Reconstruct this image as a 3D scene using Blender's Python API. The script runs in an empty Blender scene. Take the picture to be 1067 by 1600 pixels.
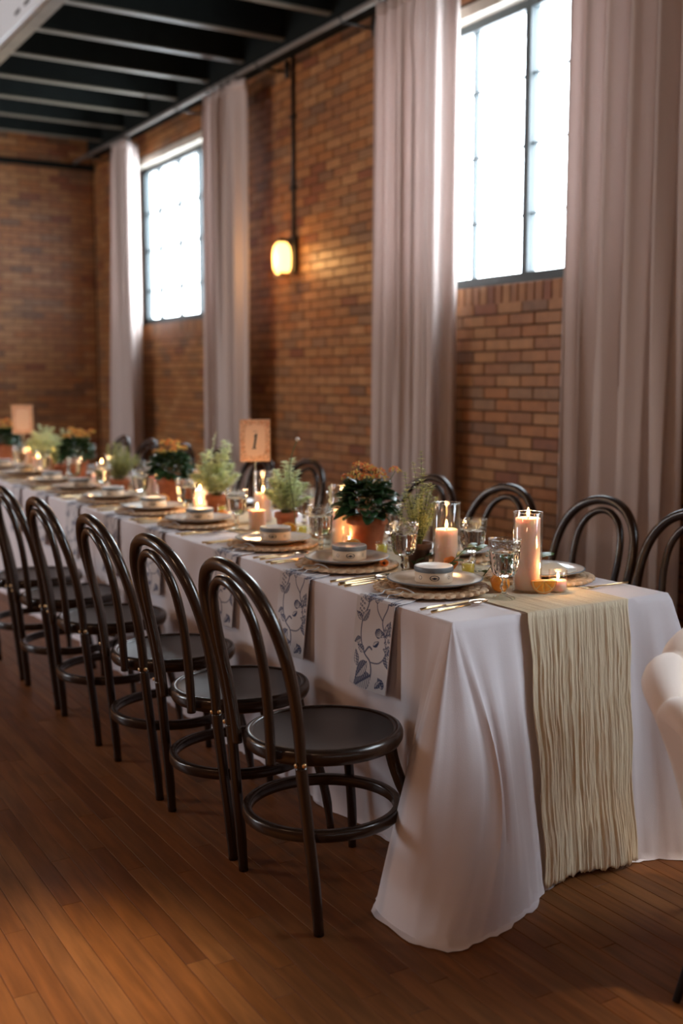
import bpy, math, random
from math import sin, cos, pi, sqrt, exp
from mathutils import Vector, Matrix

R0 = random.Random(7)
S = bpy.context.scene
COL = S.collection

# ------------------------------------------------------------------ camera
cam_d = bpy.data.cameras.new('camera')
cam = bpy.data.objects.new('camera', cam_d); COL.objects.link(cam)
F_PX = 1723.0
cam_d.sensor_fit = 'VERTICAL'; cam_d.sensor_height = 36.0
cam_d.lens = F_PX/1600*36.0
cam_d.clip_start = 0.05; cam_d.clip_end = 200
EYE = 1.4
_n = lambda v: Vector(v).normalized()
Yc = _n((-1043.5, 208, F_PX)); Zc = _n((0, F_PX, -208))
Xc = Yc.cross(Zc)
if Xc.x < 0: Xc = -Xc
# columns: world axes of camera right / up / forward
right = Vector((Xc.x, Yc.x, Zc.x)); up = Vector((Xc.y, Yc.y, Zc.y)); fwd = Vector((Xc.z, Yc.z, Zc.z))
m = Matrix((right, up, -fwd)).transposed().to_4x4(); m.translation = (0, 0, EYE)
cam.matrix_world = m
cam_d.dof.use_dof = True; cam_d.dof.focus_distance = 3.15; cam_d.dof.aperture_fstop = 1.6
S.camera = cam

# ------------------------------------------------------------------ world, light, exposure
S.view_settings.view_transform = 'Standard'; S.view_settings.look = 'None'
S.view_settings.exposure = 0.34; S.view_settings.gamma = 1.0
S.view_settings.use_curve_mapping = False
W = bpy.data.worlds.new('overcast_sky'); S.world = W; W.use_nodes = True
wb = W.node_tree.nodes['Background']
wb.inputs['Color'].default_value = (0.86, 0.93, 1.0, 1); wb.inputs['Strength'].default_value = 17

def portal(name, loc, rot, sx, sy):
    l = bpy.data.lights.new(name, 'AREA'); l.shape = 'RECTANGLE'; l.size = sx; l.size_y = sy
    l.cycles.is_portal = True
    o = bpy.data.objects.new(name, l); o.location = loc; o.rotation_euler = rot; COL.objects.link(o)
WIN_Z0, WIN_Z1 = 1.945, 3.44
WINS = [(-.85, 1.33), (3.95, 6.13), (8.35, 10.60)]
for y0, y1 in WINS:
    portal('window_portal', (4.30, (y0+y1)/2, (WIN_Z0+WIN_Z1)/2), (0, pi/2, 0), WIN_Z1-WIN_Z0+.1, y1-y0+.1)
LX = -5.0
LWINS = [(7.6, 9.8)]
for y0, y1 in LWINS:
    portal('window_portal', (LX-.22, (y0+y1)/2, 2.6), (0, -pi/2, 0), 2.1, y1-y0)

for y_ in (-1.2, 2.2, 5.6, 9.2):      # unseen warm lamps added as fill over the open side of the room
    l = bpy.data.lights.new('added_fill_lamp', 'POINT'); l.energy = 40; l.color = (1, .60, .36); l.shadow_soft_size = .18
    o = bpy.data.objects.new('added_fill_lamp', l); o.location = (-1.9, y_, 3.3); COL.objects.link(o)

for (p_, q_, e_, a_) in (((-.5, 1.6, 3.6), (.46, 2.30, 0), 560, 21), ((3.1, .5, 3.6), (2.28, 1.62, 0), 330, 20)):      # added warm spots, out of view, laying pools of light on the floor
    l = bpy.data.lights.new('added_floor_spot', 'SPOT'); l.energy = e_; l.color = (1, .76, .50); l.shadow_soft_size = .08
    l.spot_size = math.radians(a_); l.spot_blend = .9
    o = bpy.data.objects.new('added_floor_spot', l); o.location = p_; COL.objects.link(o)
    o.rotation_euler = (Vector(q_)-Vector(p_)).to_track_quat('-Z', 'Y').to_euler()

# ------------------------------------------------------------------ materials
MATS = {}
def mat(name, col, rough=.5, metal=0, var=0, vscale=8, bump=0, bscale=60, stretch=(1,1,1), spec=None, sss=0, transl=0,
        col2=None, coat=0, sheen=0, attr=None, rnd=0):
    m = bpy.data.materials.new(name); m.use_nodes = True; nt = m.node_tree; N = nt.nodes; L = nt.links
    b = N['Principled BSDF']; out = N['Material Output']
    b.inputs['Base Color'].default_value = (*col, 1); b.inputs['Roughness'].default_value = rough
    b.inputs['Metallic'].default_value = metal
    if spec is not None: b.inputs['Specular IOR Level'].default_value = spec
    if coat: b.inputs['Coat Weight'].default_value = coat; b.inputs['Coat Roughness'].default_value = .15
    if sheen: b.inputs['Sheen Weight'].default_value = sheen
    if sss:
        b.inputs['Subsurface Weight'].default_value = sss; b.inputs['Subsurface Radius'].default_value = (1, .45, .25)
        b.inputs['Subsurface Scale'].default_value = .02
    if attr:
        a = N.new('ShaderNodeAttribute'); a.attribute_name = attr
        L.new(a.outputs['Color'], b.inputs['Base Color'])
    if var or bump:
        tc = N.new('ShaderNodeTexCoord'); mp = N.new('ShaderNodeMapping'); mp.inputs['Scale'].default_value = stretch
        L.new(tc.outputs['Object'], mp.inputs['Vector'])
        vec = mp.outputs['Vector']
        if rnd:
            oi = N.new('ShaderNodeObjectInfo'); ad = N.new('ShaderNodeVectorMath'); ad.operation = 'ADD'
            sc = N.new('ShaderNodeMath'); sc.operation = 'MULTIPLY'; sc.inputs[1].default_value = 37
            L.new(oi.outputs['Random'], sc.inputs[0]); L.new(vec, ad.inputs[0]); L.new(sc.outputs[0], ad.inputs[1])
            vec = ad.outputs[0]
    if var:
        n = N.new('ShaderNodeTexNoise'); n.inputs['Scale'].default_value = vscale; n.inputs['Detail'].default_value = 5
        L.new(vec, n.inputs['Vector'])
        r = N.new('ShaderNodeValToRGB'); r.color_ramp.elements[0].position = .32; r.color_ramp.elements[1].position = .68
        c2 = col2 or tuple(min(1, c*(1+var)) for c in col); c1 = tuple(c*(1-var) for c in col) if not col2 else col
        r.color_ramp.elements[0].color = (*c1, 1); r.color_ramp.elements[1].color = (*c2, 1)
        L.new(n.outputs['Fac'], r.inputs['Fac']); L.new(r.outputs['Color'], b.inputs['Base Color'])
    if bump:
        n2 = N.new('ShaderNodeTexNoise'); n2.inputs['Scale'].default_value = bscale; n2.inputs['Detail'].default_value = 3
        L.new(vec, n2.inputs['Vector'])
        bp = N.new('ShaderNodeBump'); bp.inputs['Strength'].default_value = bump; bp.inputs['Distance'].default_value = .004
        L.new(n2.outputs['Fac'], bp.inputs['Height']); L.new(bp.outputs['Normal'], b.inputs['Normal'])
    if transl:
        t = N.new('ShaderNodeBsdfTranslucent'); mx = N.new('ShaderNodeMixShader'); mx.inputs[0].default_value = transl
        t.inputs['Color'].default_value = (*(col2 or col), 1)
        L.new(b.outputs[0], mx.inputs[1]); L.new(t.outputs[0], mx.inputs[2]); L.new(mx.outputs[0], out.inputs['Surface'])
    MATS[name] = m
    return m

def thin_glass(name, tint=(1,1,1), base=.04, bump=0, rough=.03):
    """a thin clear sheet: light passes straight through, a fresnel reflection on top"""
    m = bpy.data.materials.new(name); m.use_nodes = True; nt = m.node_tree; N = nt.nodes; L = nt.links
    N.remove(N['Principled BSDF']); out = N['Material Output']
    tr = N.new('ShaderNodeBsdfTransparent'); tr.inputs[0].default_value = (*tint, 1)
    gl = N.new('ShaderNodeBsdfGlossy'); gl.inputs['Roughness'].default_value = rough; gl.inputs[0].default_value = (1,1,1,1)
    lw = N.new('ShaderNodeLayerWeight'); lw.inputs['Blend'].default_value = .5
    pw = N.new('ShaderNodeMath'); pw.operation = 'POWER'; pw.inputs[1].default_value = 3.2
    mm = N.new('ShaderNodeMath'); mm.operation = 'MULTIPLY_ADD'; mm.inputs[1].default_value = .75; mm.inputs[2].default_value = base
    mx = N.new('ShaderNodeMixShader')
    L.new(lw.outputs['Facing'], pw.inputs[0]); L.new(pw.outputs[0], mm.inputs[0]); L.new(mm.outputs[0], mx.inputs[0])
    L.new(tr.outputs[0], mx.inputs[1]); L.new(gl.outputs[0], mx.inputs[2]); L.new(mx.outputs[0], out.inputs['Surface'])
    if bump:
        tc = N.new('ShaderNodeTexCoord'); v = N.new('ShaderNodeTexVoronoi'); v.inputs['Scale'].default_value = 90
        bp = N.new('ShaderNodeBump'); bp.inputs['Strength'].default_value = bump; bp.inputs['Distance'].default_value = .003
        L.new(tc.outputs['Object'], v.inputs['Vector']); L.new(v.outputs['Distance'], bp.inputs['Height'])
        L.new(bp.outputs['Normal'], gl.inputs['Normal']); L.new(bp.outputs['Normal'], lw.inputs['Normal'])
    MATS[name] = m
    return m

def emis(name, col, s):
    m = bpy.data.materials.new(name); m.use_nodes = True; nt = m.node_tree
    b = nt.nodes['Principled BSDF']; b.inputs['Base Color'].default_value = (*col, 1)
    b.inputs['Emission Color'].default_value = (*col, 1); b.inputs['Emission Strength'].default_value = s
    MATS[name] = m
    return m

BR = [(.33,.140,.050), (.28,.112,.042), (.37,.170,.066), (.32,.120,.036), (.19,.090,.045), (.21,.068,.028), (.345,.155,.055), (.255,.125,.058)]
BRICKS = [mat('glazed_brick_%d' % i, c, .42, var=.14, vscale=14, bump=.25, bscale=50, rnd=1) for i, c in enumerate(BR)]
BW = [6, 5, 4, 5, 1.2, 1.4, 4, 2.5]
mortar = mat('mortar', (.075, .040, .022), .9, var=.15, vscale=20, bump=.4, bscale=90)
PL = [(.190,.072,.022), (.172,.063,.019), (.205,.082,.026), (.150,.054,.017), (.180,.072,.024), (.196,.072,.020)]
PLANKS = [mat('floor_wood_%d' % i, c, .46, var=.22, vscale=5, bump=.08, bscale=40, stretch=(9,.9,1), rnd=1, spec=.22) for i, c in enumerate(PL)]
subfloor = mat('floor_joint_dark', (.03, .016, .01), .9)
joist_m = mat('dark_painted_timber', (.007, .009, .008), .8, var=.15, spec=.15)
lit_underside_m = mat('lit_joist_underside', (.15, .13, .10), .5)  # paler tone stands for light on the joist undersides
white_paint = mat('white_painted_steel', (.80, .84, .88), .5)
black_m = mat('black_metal', (.015, .015, .015), .45)
beam_m = mat('brown_painted_beam', (.16, .12, .08), .6, var=.15)
steel = mat('window_steel', (.05, .065, .07), .5)
lit_soffit_m = mat('daylit_soffit', (.55, .50, .42), .8, var=.12, bump=.2)  # pale tone stands for daylight on the window-head reveal
rod_m = mat('rod_grey_metal', (.22, .20, .18), .5, metal=.4)
plaster = mat('dark_plaster', (.15, .10, .07), .9)
darkceil = mat('dark_ceiling', (.005, .006, .005), .95, spec=.05)
curt = mat('curtain_cloth', (.70, .58, .53), .9, transl=.28, bump=.08, bscale=500, col2=(.58, .50, .48), sheen=.2)
cloth_m = mat('white_tablecloth', (.74, .69, .72), .85, bump=.10, bscale=420, sheen=.15)
chz = mat('cheesecloth_cream', (.86, .75, .55), .95, transl=.25, bump=.5, bscale=240, col2=(.78,.66,.48), var=.12, vscale=14, stretch=(1,1,.15))
chair_w = mat('dark_walnut_varnish', (.024, .012, .007), .26, var=.35, vscale=6, stretch=(1,1,.2), coat=.25)
seat_w = mat('dark_seat_varnish', (.022, .016, .013), .33, var=.25, vscale=10)
brass = mat('brass', (.75, .5, .25), .3, metal=1)
gold = mat('brushed_gold', (.83, .62, .34), .28, metal=1)
bowl_m = mat('dark_bronze_bowl', (.50, .36, .24), .2, metal=1)
straw = mat('woven_straw', (.42, .24, .12), .7, var=.35, vscale=40, bump=.5, bscale=150)
straw2 = mat('woven_straw_light', (.60, .43, .28), .75, var=.3, vscale=40, bump=.5, bscale=150)
plate_m = mat('grey_cream_glaze', (.74, .67, .61), .18)
tin_m = mat('cream_enamel', (.72, .60, .46), .35)
tin_lid = mat('pale_tin_lid', (.70, .68, .68), .3)
tin_band = mat('blue_grey_band', (.16, .19, .22), .4)
ink = mat('dark_ink', (.03, .035, .05), .7)
nap = mat('printed_napkin', (.8, .8, .8), .9, attr='print', transl=0, bump=.1, bscale=500)
ribbon = mat('pale_ribbon', (.72, .76, .80), .5, transl=.3)
terra = mat('terracotta', (.42, .13, .055), .8, var=.18, vscale=25, bump=.15)
terra_d = mat('dark_clay', (.09, .045, .03), .85, var=.3, vscale=30, bump=.3)
soil = mat('soil', (.035, .02, .012), 1, bump=1, bscale=120)
leaf_d = mat('leaf_dark_green', (.022, .06, .02), .3, var=.3, vscale=30)
leaf_h = mat('leaf_pale_green', (.80, .84, .56), .6, transl=.45, var=.2, vscale=30)
leaf_y = mat('leaf_olive_green', (.52, .52, .22), .6, transl=.35, var=.25, vscale=30)
leaf_r = mat('leaf_ruscus_green', (.06, .12, .035), .35, var=.2, vscale=20)
stem_m = mat('green_stem', (.12, .14, .05), .6)
fl_o = mat('petal_orange', (.95, .34, .08), .6, transl=.2)
fl_y = mat('petal_yellow_bud', (.80, .62, .14), .6)
fl_c = mat('flower_centre_dark', (.06, .02, .01), .8)
fl_w = mat('small_white_flower', (.75, .7, .65), .8)
rind = mat('orange_rind', (.80, .28, .03), .4, bump=.2, bscale=200)
pith = mat('orange_pith', (.85, .62, .32), .6)
flesh = mat('orange_flesh', (.88, .35, .04), .3, sss=.3, var=.15, vscale=80)
wax = mat('peach_wax', (.82, .58, .46), .45, sss=.6, bump=.05)
wick_m = mat('burnt_wick', (.02, .015, .01), .9)
flame = emis('candle_flame', (1, .60, .22), 26)
lampglow = emis('lit_lamp_glass', (1, .50, .13), 4.2)
glass_t = thin_glass('thin_clear_glass', base=.055)
pane_g = thin_glass('window_pane_glass', (.97, .99, 1), .03)
glass_p = thin_glass('pressed_glass', (.95, .97, .96), .14, bump=.9, rough=.06)
def real_glass(name, ior, col=(1,1,1)):
    m = bpy.data.materials.new(name); m.use_nodes = True; nt = m.node_tree; N = nt.nodes
    N.remove(N['Principled BSDF']); g = N.new('ShaderNodeBsdfGlass'); g.inputs['IOR'].default_value = ior; g.inputs['Roughness'].default_value = .02
    g.inputs['Color'].default_value = (*col, 1); nt.links.new(g.outputs[0], N['Material Output'].inputs['Surface']); MATS[name] = m
    return m
solid_glass = real_glass('filled_pressed_glass', 1.36, (.96, .985, .97))
water = thin_glass('water_surface', (.9, .94, .93), .12, rough=.05)
yellow = mat('yellow_drink', (.80, .72, .16), .15, sss=.3, transl=.35)
velvet = mat('cream_velvet', (.86, .74, .67), .8, sheen=.6, bump=.04, bscale=500)
card = mat('coral_card', (.86, .48, .30), .8, var=.3, vscale=90)
card_in = mat('peach_card', (.92, .62, .43), .8)
tablewood = mat('plywood_table', (.35, .25, .15), .6)

# ------------------------------------------------------------------ mesh helpers
class MB:
    def __init__(s): s.v = []; s.f = []; s.m = []; s.cur = 0
    def vert(s, p): s.v.append(tuple(p)); return len(s.v)-1
    def face(s, *i): s.f.append(tuple(i)); s.m.append(s.cur)
    def box(s, x0, x1, y0, y1, z0, z1, bev=0):
        b = len(s.v)
        for z in (z0, z1):
            for x, y in ((x0,y0),(x1,y0),(x1,y1),(x0,y1)): s.v.append((x,y,z))
        for q in ((0,3,2,1),(4,5,6,7),(0,1,5,4),(1,2,6,5),(2,3,7,6),(3,0,4,7)): s.face(*[b+i for i in q])
        return s
    def lathe(s, prof, seg=24, c=(0,0,0), fn=None):
        rings = []
        for k, (r, z) in enumerate(prof):
            if r < 1e-6: rings.append([s.vert((c[0], c[1], c[2]+z))])
            else:
                rg = []
                for i in range(seg):
                    a = 2*pi*i/seg; rr = r + (fn(a, z, r) if fn else 0)
                    rg.append(s.vert((c[0]+rr*cos(a), c[1]+rr*sin(a), c[2]+z)))
                rings.append(rg)
        for a, b in zip(rings, rings[1:]):
            n = max(len(a), len(b))
            for i in range(n):
                j = (i+1) % n
                if len(a) == 1 and len(b) == 1: continue
                if len(a) == 1: s.face(a[0], b[j], b[i])
                elif len(b) == 1: s.face(a[i], a[j], b[0])
                else: s.face(a[i], a[j], b[j], b[i])
        return s
    def tube(s, pts, r, seg=8, closed=False, sq=1.0):
        P = [Vector(p) for p in pts]; n = len(P); rs = r if isinstance(r, (list, tuple)) else [r]*n
        T = []
        for i in range(n):
            if closed: t = P[(i+1) % n]-P[i-1]
            else: t = P[min(i+1, n-1)]-P[max(i-1, 0)]
            T.append(t.normalized())
        u = T[0].orthogonal().normalized(); rings = []
        for i in range(n):
            u = (u - T[i]*u.dot(T[i])).normalized(); w = T[i].cross(u)
            rings.append([s.vert(P[i]+(u*cos(2*pi*k/seg)+w*sq*sin(2*pi*k/seg))*rs[i]) for k in range(seg)])
        m = n if closed else n-1
        for i in range(m):
            a = rings[i]; b = rings[(i+1) % n]
            for k in range(seg):
                j = (k+1) % seg; s.face(a[k], a[j], b[j], b[k])
        if not closed: s.face(*rings[0][::-1]); s.face(*rings[-1])
        return s
    def grid(s, fn, nu, nv, closed_u=False):
        b = len(s.v)
        for j in range(nv+1):
            for i in range(nu+1): s.v.append(tuple(fn(i/nu, j/nv)))
        for j in range(nv):
            for i in range(nu):
                q = b+j*(nu+1)+i; s.face(q, q+1, q+nu+2, q+nu+1)
        return s
    def ell(s, c, rx, ry, rz, nu=12, nv=8, M=None):
        prof = [(sin(pi*k/nv), -cos(pi*k/nv)) for k in range(nv+1)]; prof[0] = (0,-1); prof[-1] = (0,1)
        b = len(s.v); s.lathe(prof, nu)
        for i in range(b, len(s.v)):
            p = Vector((s.v[i][0]*rx, s.v[i][1]*ry, s.v[i][2]*rz))
            if M: p = M @ p
            s.v[i] = tuple(p+Vector(c))
        return s
    def leaf(s, base, d, nrm, L, Wd, curl=.15, n=5, thick=0):
        d = Vector(d).normalized(); nrm = Vector(nrm); nrm = (nrm-d*nrm.dot(d)).normalized(); side = d.cross(nrm)
        rows = []
        for k in range(n+1):
            t = k/n; w = Wd*.5*max(.03, sin(pi*min(1, t*.93+.04))**.6)
            c = Vector(base)+d*L*t+nrm*(-curl*L*t*t)
            rows.append([s.vert(c-side*w+nrm*w*.35), s.vert(c), s.vert(c+side*w+nrm*w*.35)])
        for a, b in zip(rows, rows[1:]):
            s.face(a[0], a[1], b[1], b[0]); s.face(a[1], a[2], b[2], b[1])
        return s
    def obj(s, name, mats=None, parent=None, smooth=True, loc=None):
        me = bpy.data.meshes.new(name); me.from_pydata(s.v, [], s.f)
        if mats:
            for mm in (mats if isinstance(mats, (list, tuple)) else [mats]): me.materials.append(mm)
            if len(me.materials) > 1: me.polygons.foreach_set('material_index', s.m)
        if smooth: me.polygons.foreach_set('use_smooth', [True]*len(me.polygons))
        me.update()
        o = bpy.data.objects.new(name, me); COL.objects.link(o)
        if parent: o.parent = parent
        if loc: o.location = loc
        return o

def autosm(o, ang=35):
    me = o.data
    me.set_sharp_from_angle(angle=math.radians(ang))
    return o
def bevel(o, w=.002, seg=1):
    b = o.modifiers.new('bevel', 'BEVEL'); b.width = w; b.segments = seg; b.limit_method = 'ANGLE'; return o
def solid(o, t=.003, off=0):
    b = o.modifiers.new('solid', 'SOLIDIFY'); b.thickness = t; b.offset = off; return o

def tag(o, label=None, cat=None, group=None, kind=None):
    if label: o['label'] = label
    if cat: o['category'] = cat
    if group: o['group'] = group
    if kind: o['kind'] = kind
    return o
def thing(name, label, cat, loc=(0,0,0), rz=0, group=None):
    o = bpy.data.objects.new(name, None); COL.objects.link(o); o.empty_display_size = .05
    o.location = loc; o.rotation_euler = (0,0,rz)
    return tag(o, label, cat, group)
CH = {}
def dup(root, loc, rz=0, label=None, group=None, scale=None):
    def cp(o, par):
        c = o.copy(); COL.objects.link(c)
        if par: c.parent = par
        for k in o.children: cp(k, c)
        return c
    r = cp(root, None); r.location = loc; r.rotation_euler = (0,0,rz)
    if scale: r.scale = (scale,)*3
    if label: r['label'] = label
    if group: r['group'] = group
    return r
class Proto:
    """first call returns the original moved into place, later calls copies"""
    def __init__(s, fn): s.fn = fn; s.o = None
    def __call__(s, loc, rz=0, label=None, group=None, scale=None):
        if s.o is None:
            s.o = s.fn(); o = s.o; o.location = loc; o.rotation_euler = (0,0,rz)
            if scale: o.scale = (scale,)*3
            tag(o, label, None, group); return o
        return dup(s.o, loc, rz, label, group, scale)
def catmull(P, n=6, closed=False):
    out = []; P = [Vector(p) for p in P]; N = len(P)
    rng = range(N if closed else N-1)
    for i in rng:
        if closed: a, b, c, d = P[i-1], P[i], P[(i+1) % N], P[(i+2) % N]
        else: a, b, c, d = P[max(i-1,0)], P[i], P[i+1], P[min(i+2,N-1)]
        for k in range(n):
            t = k/n
            out.append(.5*((2*b)+(c-a)*t+(2*a-5*b+4*c-d)*t*t+(3*b-a-3*c+d)*t**3))
    if not closed: out.append(P[-1])
    return out
ORD = ['first','second','third','fourth','fifth','sixth','seventh','eighth','ninth','tenth','eleventh','twelfth','thirteenth']

# ------------------------------------------------------------------ floor
PW = .0565
floor = MB().box(LX, 4.3, -4, 12, -.05, -.018).obj('floor', subfloor, smooth=False); tag(floor, kind='structure')
pl_meshes = {}
def plank_mesh(ln, mi):
    key = (round(ln, 2), mi)
    if key not in pl_meshes:
        b = MB(); g = .0008; w = PW/2-g; l = ln/2-g; c = .0007
        # top with a tiny chamfer
        v = [(-w,-l,-.018),(w,-l,-.018),(w,l,-.018),(-w,l,-.018),(-w,-l,-c),(w,-l,-c),(w,l,-c),(-w,l,-c),
             (-w+c,-l+c,0),(w-c,-l+c,0),(w-c,l-c,0),(-w+c,l-c,0)]
        b.v = v
        for k in range(4):
            j = (k+1) % 4; b.face(k, j, 4+j, 4+k); b.face(4+k, 4+j, 8+j, 8+k)
        b.face(8,9,10,11)
        o = b.obj('plank', PLANKS[mi], smooth=False); pl_meshes[key] = o.data; bpy.data.objects.remove(o)
    return pl_meshes[key]
def inview(x, y, z):
    p = Vector((x, y, z-EYE)); d = p.dot(fwd)
    if d < .3: return False
    u = 533.5+F_PX*p.dot(right)/d; v = 800-F_PX*p.dot(up)/d
    return -40 < u < 1107 and -40 < v < 1640
cand = []; row = 0; x = -1.6
while x < 4.28:
    y = -.9 + R0.random()*-.8
    while y < 12:
        ln = R0.choice([.45, .6, .75, .95, 1.2, 1.5]); cand.append((x, y+ln/2, ln, R0.choices(range(6), [5,4,3,2,3,4])[0])); y += ln
    x += PW
vis = [c for c in cand if any(inview(c[0], c[1]+k*c[2]/2, 0) for k in (-1,-.5,0,.5,1)) and c[0] < 2.75]
vis.sort(key=lambda c: math.hypot(c[0], c[1]))
parts = set(vis[:298])
stuff = MB()
for c in cand:
    if c in parts:
        o = bpy.data.objects.new('plank', plank_mesh(c[2], c[3])); COL.objects.link(o); o.parent = floor
        o.location = (c[0], c[1], R0.uniform(-.00015, .0001))
    else:
        stuff.cur = c[3]; g = .0008
        stuff.box(c[0]-PW/2+g, c[0]+PW/2-g, c[1]-c[2]/2+g, c[1]+c[2]/2-g, -.018, R0.uniform(-.00015, .0001))
tag(stuff.obj('far_planks', PLANKS, floor, smooth=False), kind='stuff')
b = MB().box(LX, -1.6-PW/2, -4, 12, -.018, 0); tag(b.obj('outer_boards', PLANKS[0], floor, smooth=False), kind='stuff')

# ------------------------------------------------------------------ brick walls
CH_, BL = .0677, .213
HB = .006
brick_mesh = {}
def get_brick(axis, ln, h, mi):
    key = (axis, round(ln, 3), round(h, 3), mi)
    if key not in brick_mesh:
        b = MB(); l = ln/2; hh = h/2; d = .012; c = .003
        # proud face towards -x, chamfered
        v = [(d,-l,-hh),(d,l,-hh),(d,l,hh),(d,-l,hh),(c-HB,-l,-hh),(c-HB,l,-hh),(c-HB,l,hh),(c-HB,-l,hh),
             (-HB,-l+c,-hh+c),(-HB,l-c,-hh+c),(-HB,l-c,hh-c),(-HB,-l+c,hh-c)]
        if axis == 'y': v = [(p[1], p[0], p[2]) for p in v]
        b.v = v
        for k in range(4):
            j = (k+1) % 4
            q1 = (k, 4+k, 4+j, j); q2 = (4+k, 8+k, 8+j, 4+j)
            if axis == 'y': q1 = q1[::-1]; q2 = q2[::-1]
            b.face(*q1); b.face(*q2)
        b.face(*((8,11,10,9) if axis == 'x' else (8,9,10,11)))
        o = b.obj('brick', BRICKS[mi], smooth=False); brick_mesh[key] = o.data; bpy.data.objects.remove(o)
    return brick_mesh[key]
def courses(s0, s1, z0, z1, holes):
    out = []; nz = int((z1-z0)/CH_)
    for k in range(nz):
        zc = z0+(k+.5)*CH_; off = (k % 2)*BL/2
        s = s0-off
        while s < s1:
            a, b = max(s, s0), min(s+BL, s1)
            segs = [(a, b)]
            for (h0, h1, g0, g1) in holes:
                if g0-.02 < zc < g1+.01:
                    ns = []
                    for p, q in segs:
                        if q <= h0 or p >= h1: ns.append((p, q)); continue
                        if p < h0: ns.append((p, h0))
                        if q > h1: ns.append((h1, q))
                    segs = ns
            for p, q in segs:
                if q-p > .03: out.append(((p+q)/2, zc, q-p-.009, CH_-.009))
            s += BL
    return out
WZ = 5.2
wr = MB()
ys = [-4] + [v for w in WINS for v in w] + [12]
for a, b_ in zip(ys[0::2], ys[1::2]): wr.box(4.0, 4.17, a, b_, 0, WZ)
for a, b_ in WINS: wr.box(4.0, 4.17, a, b_, 0, WIN_Z0-.02); wr.box(4.0, 4.17, a, b_, WIN_Z1+.02, WZ)
wall_right = tag(wr.obj('wall_right', mortar, smooth=False), kind='structure')
holes = [(a, b_, WIN_Z0-.10, WIN_Z1+.06) for a, b_ in WINS]
bl = courses(-4, 11.8, 0, WZ, holes)
for a, b_ in WINS:      # rowlock course below each sill
    n = int((b_-a)/.0677)
    for i in range(n): bl.append((a+(i+.5)*(b_-a)/n, WIN_Z0-.075, (b_-a)/n-.009, .105))
CURT = [(9.84, 10.62), (7.63, 8.42), (4.98, 5.86), (3.40, 4.16)]
def vis_r(s, z):
    if not inview(4, s, z): return False
    yy = s*3.75/4
    if any(a-.02 < yy < b_+.02 for a, b_ in CURT): return False
    return EYE+(z-EYE)*2.53/4 > .80 and z < 3.8
def build_bricks(lst, wall, axis, const, visf):
    v = [c for c in lst if visf(c[0], c[1])]
    v.sort(key=lambda c: (math.hypot(c[0], const) if axis == 'x' else math.hypot(c[0], const)))
    pr = set(v[:298]); st = MB()
    for c in lst:
        mi = R0.choices(range(8), BW)[0]; pr_out = R0.uniform(-.0015, .0015)
        if c in pr:
            o = bpy.data.objects.new('brick', get_brick(axis, c[2], c[3], mi)); COL.objects.link(o); o.parent = wall
            o.location = (const+pr_out, c[0], c[1]) if axis == 'x' else (c[0], const+pr_out, c[1])
        else:
            st.cur = mi
            if axis == 'x': st.box(const-HB+pr_out, const+.01, c[0]-c[2]/2, c[0]+c[2]/2, c[1]-c[3]/2, c[1]+c[3]/2)
            else: st.box(c[0]-c[2]/2, c[0]+c[2]/2, const-HB+pr_out, const+.01, c[1]-c[3]/2, c[1]+c[3]/2)
    tag(st.obj('far_bricks', BRICKS, wall, smooth=False), kind='stuff')
build_bricks(bl, wall_right, 'x', 4.0, vis_r)
EY = 11.8
wall_end = tag(MB().box(LX, 4.0, EY, EY+.3, 0, WZ).obj('wall_end', mortar, smooth=False), kind='structure')
def vis_e(s, z): return inview(s, EY, z) and s > 2.75 and s < 3.99 and EYE+(z-EYE)*.7 > .8 and z < 3.9
build_bricks(courses(LX+.1, 3.98, 0, WZ, []), wall_end, 'y', EY, vis_e)
# unseen walls and high ceiling
wl = MB(); ysl = [-4] + [v for w in LWINS for v in w] + [12.1]
for i in range(0, len(ysl), 2): wl.box(LX-.3, LX, ysl[i], ysl[i+1], 0, WZ)
for a, b_ in LWINS: wl.box(LX-.3, LX, a, b_, 0, 1.55); wl.box(LX-.3, LX, a, b_, 3.65, WZ)
tag(wl.obj('wall_left', mat('brick_plain', (.27,.12,.055), .7, var=.25, vscale=3), smooth=False), kind='structure')
tag(MB().box(LX-.3, 4.3, -4.3, -4, 0, WZ).obj('wall_back', MATS['brick_plain'], smooth=False), kind='structure')
tag(MB().box(LX-.3, 4.3, -4.3, 12.1, WZ, WZ+.1).obj('ceiling', darkceil, smooth=False), kind='structure')

# ------------------------------------------------------------------ gallery soffit over the window side
JZ = 3.81
gal = tag(MB().box(2.2, 4.0, -4, EY, 4.06, 4.12).obj('ceiling', darkceil, smooth=False), kind='structure')
y = 6.64-.66*12
while y < EY:
    if y > .5:
        MB().box(2.31, 3.90, y-.020, y+.020, JZ+.012, 4.06).obj('joist', joist_m, gal, smooth=False)
        MB().box(2.31, 3.90, y-.030, y+.030, JZ, JZ+.012).obj('joist_lit_strip', lit_underside_m, gal, smooth=False)  # pale strip under the joist, light from below put into its colour
    y += .66
edge = tag(MB().box(2.215, 2.31, -4, EY, JZ-.002, 4.06).obj('trim_1', beam_m, smooth=False), kind='structure')
fas = MB().box(2.17, 2.214, -4, EY, JZ+.012, 4.10)
fo = tag(fas.obj('trim_2', white_paint, smooth=False), kind='structure')
for k in range(8):
    yy = 6.26+k*.235
    MB().box(2.167, 2.1705, yy-.06, yy+.06, 3.878, 3.902).obj('slot', black_m, fo, smooth=False)
    MB().box(2.167, 2.1705, yy-.10, yy+.04, 4.01, 4.025).obj('slot', black_m, fo, smooth=False) if k % 2 else None
tag(MB().box(2.10, 2.216, -4, EY, 4.12, 4.34).obj('trim_3', beam_m, smooth=False), kind='structure')
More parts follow.
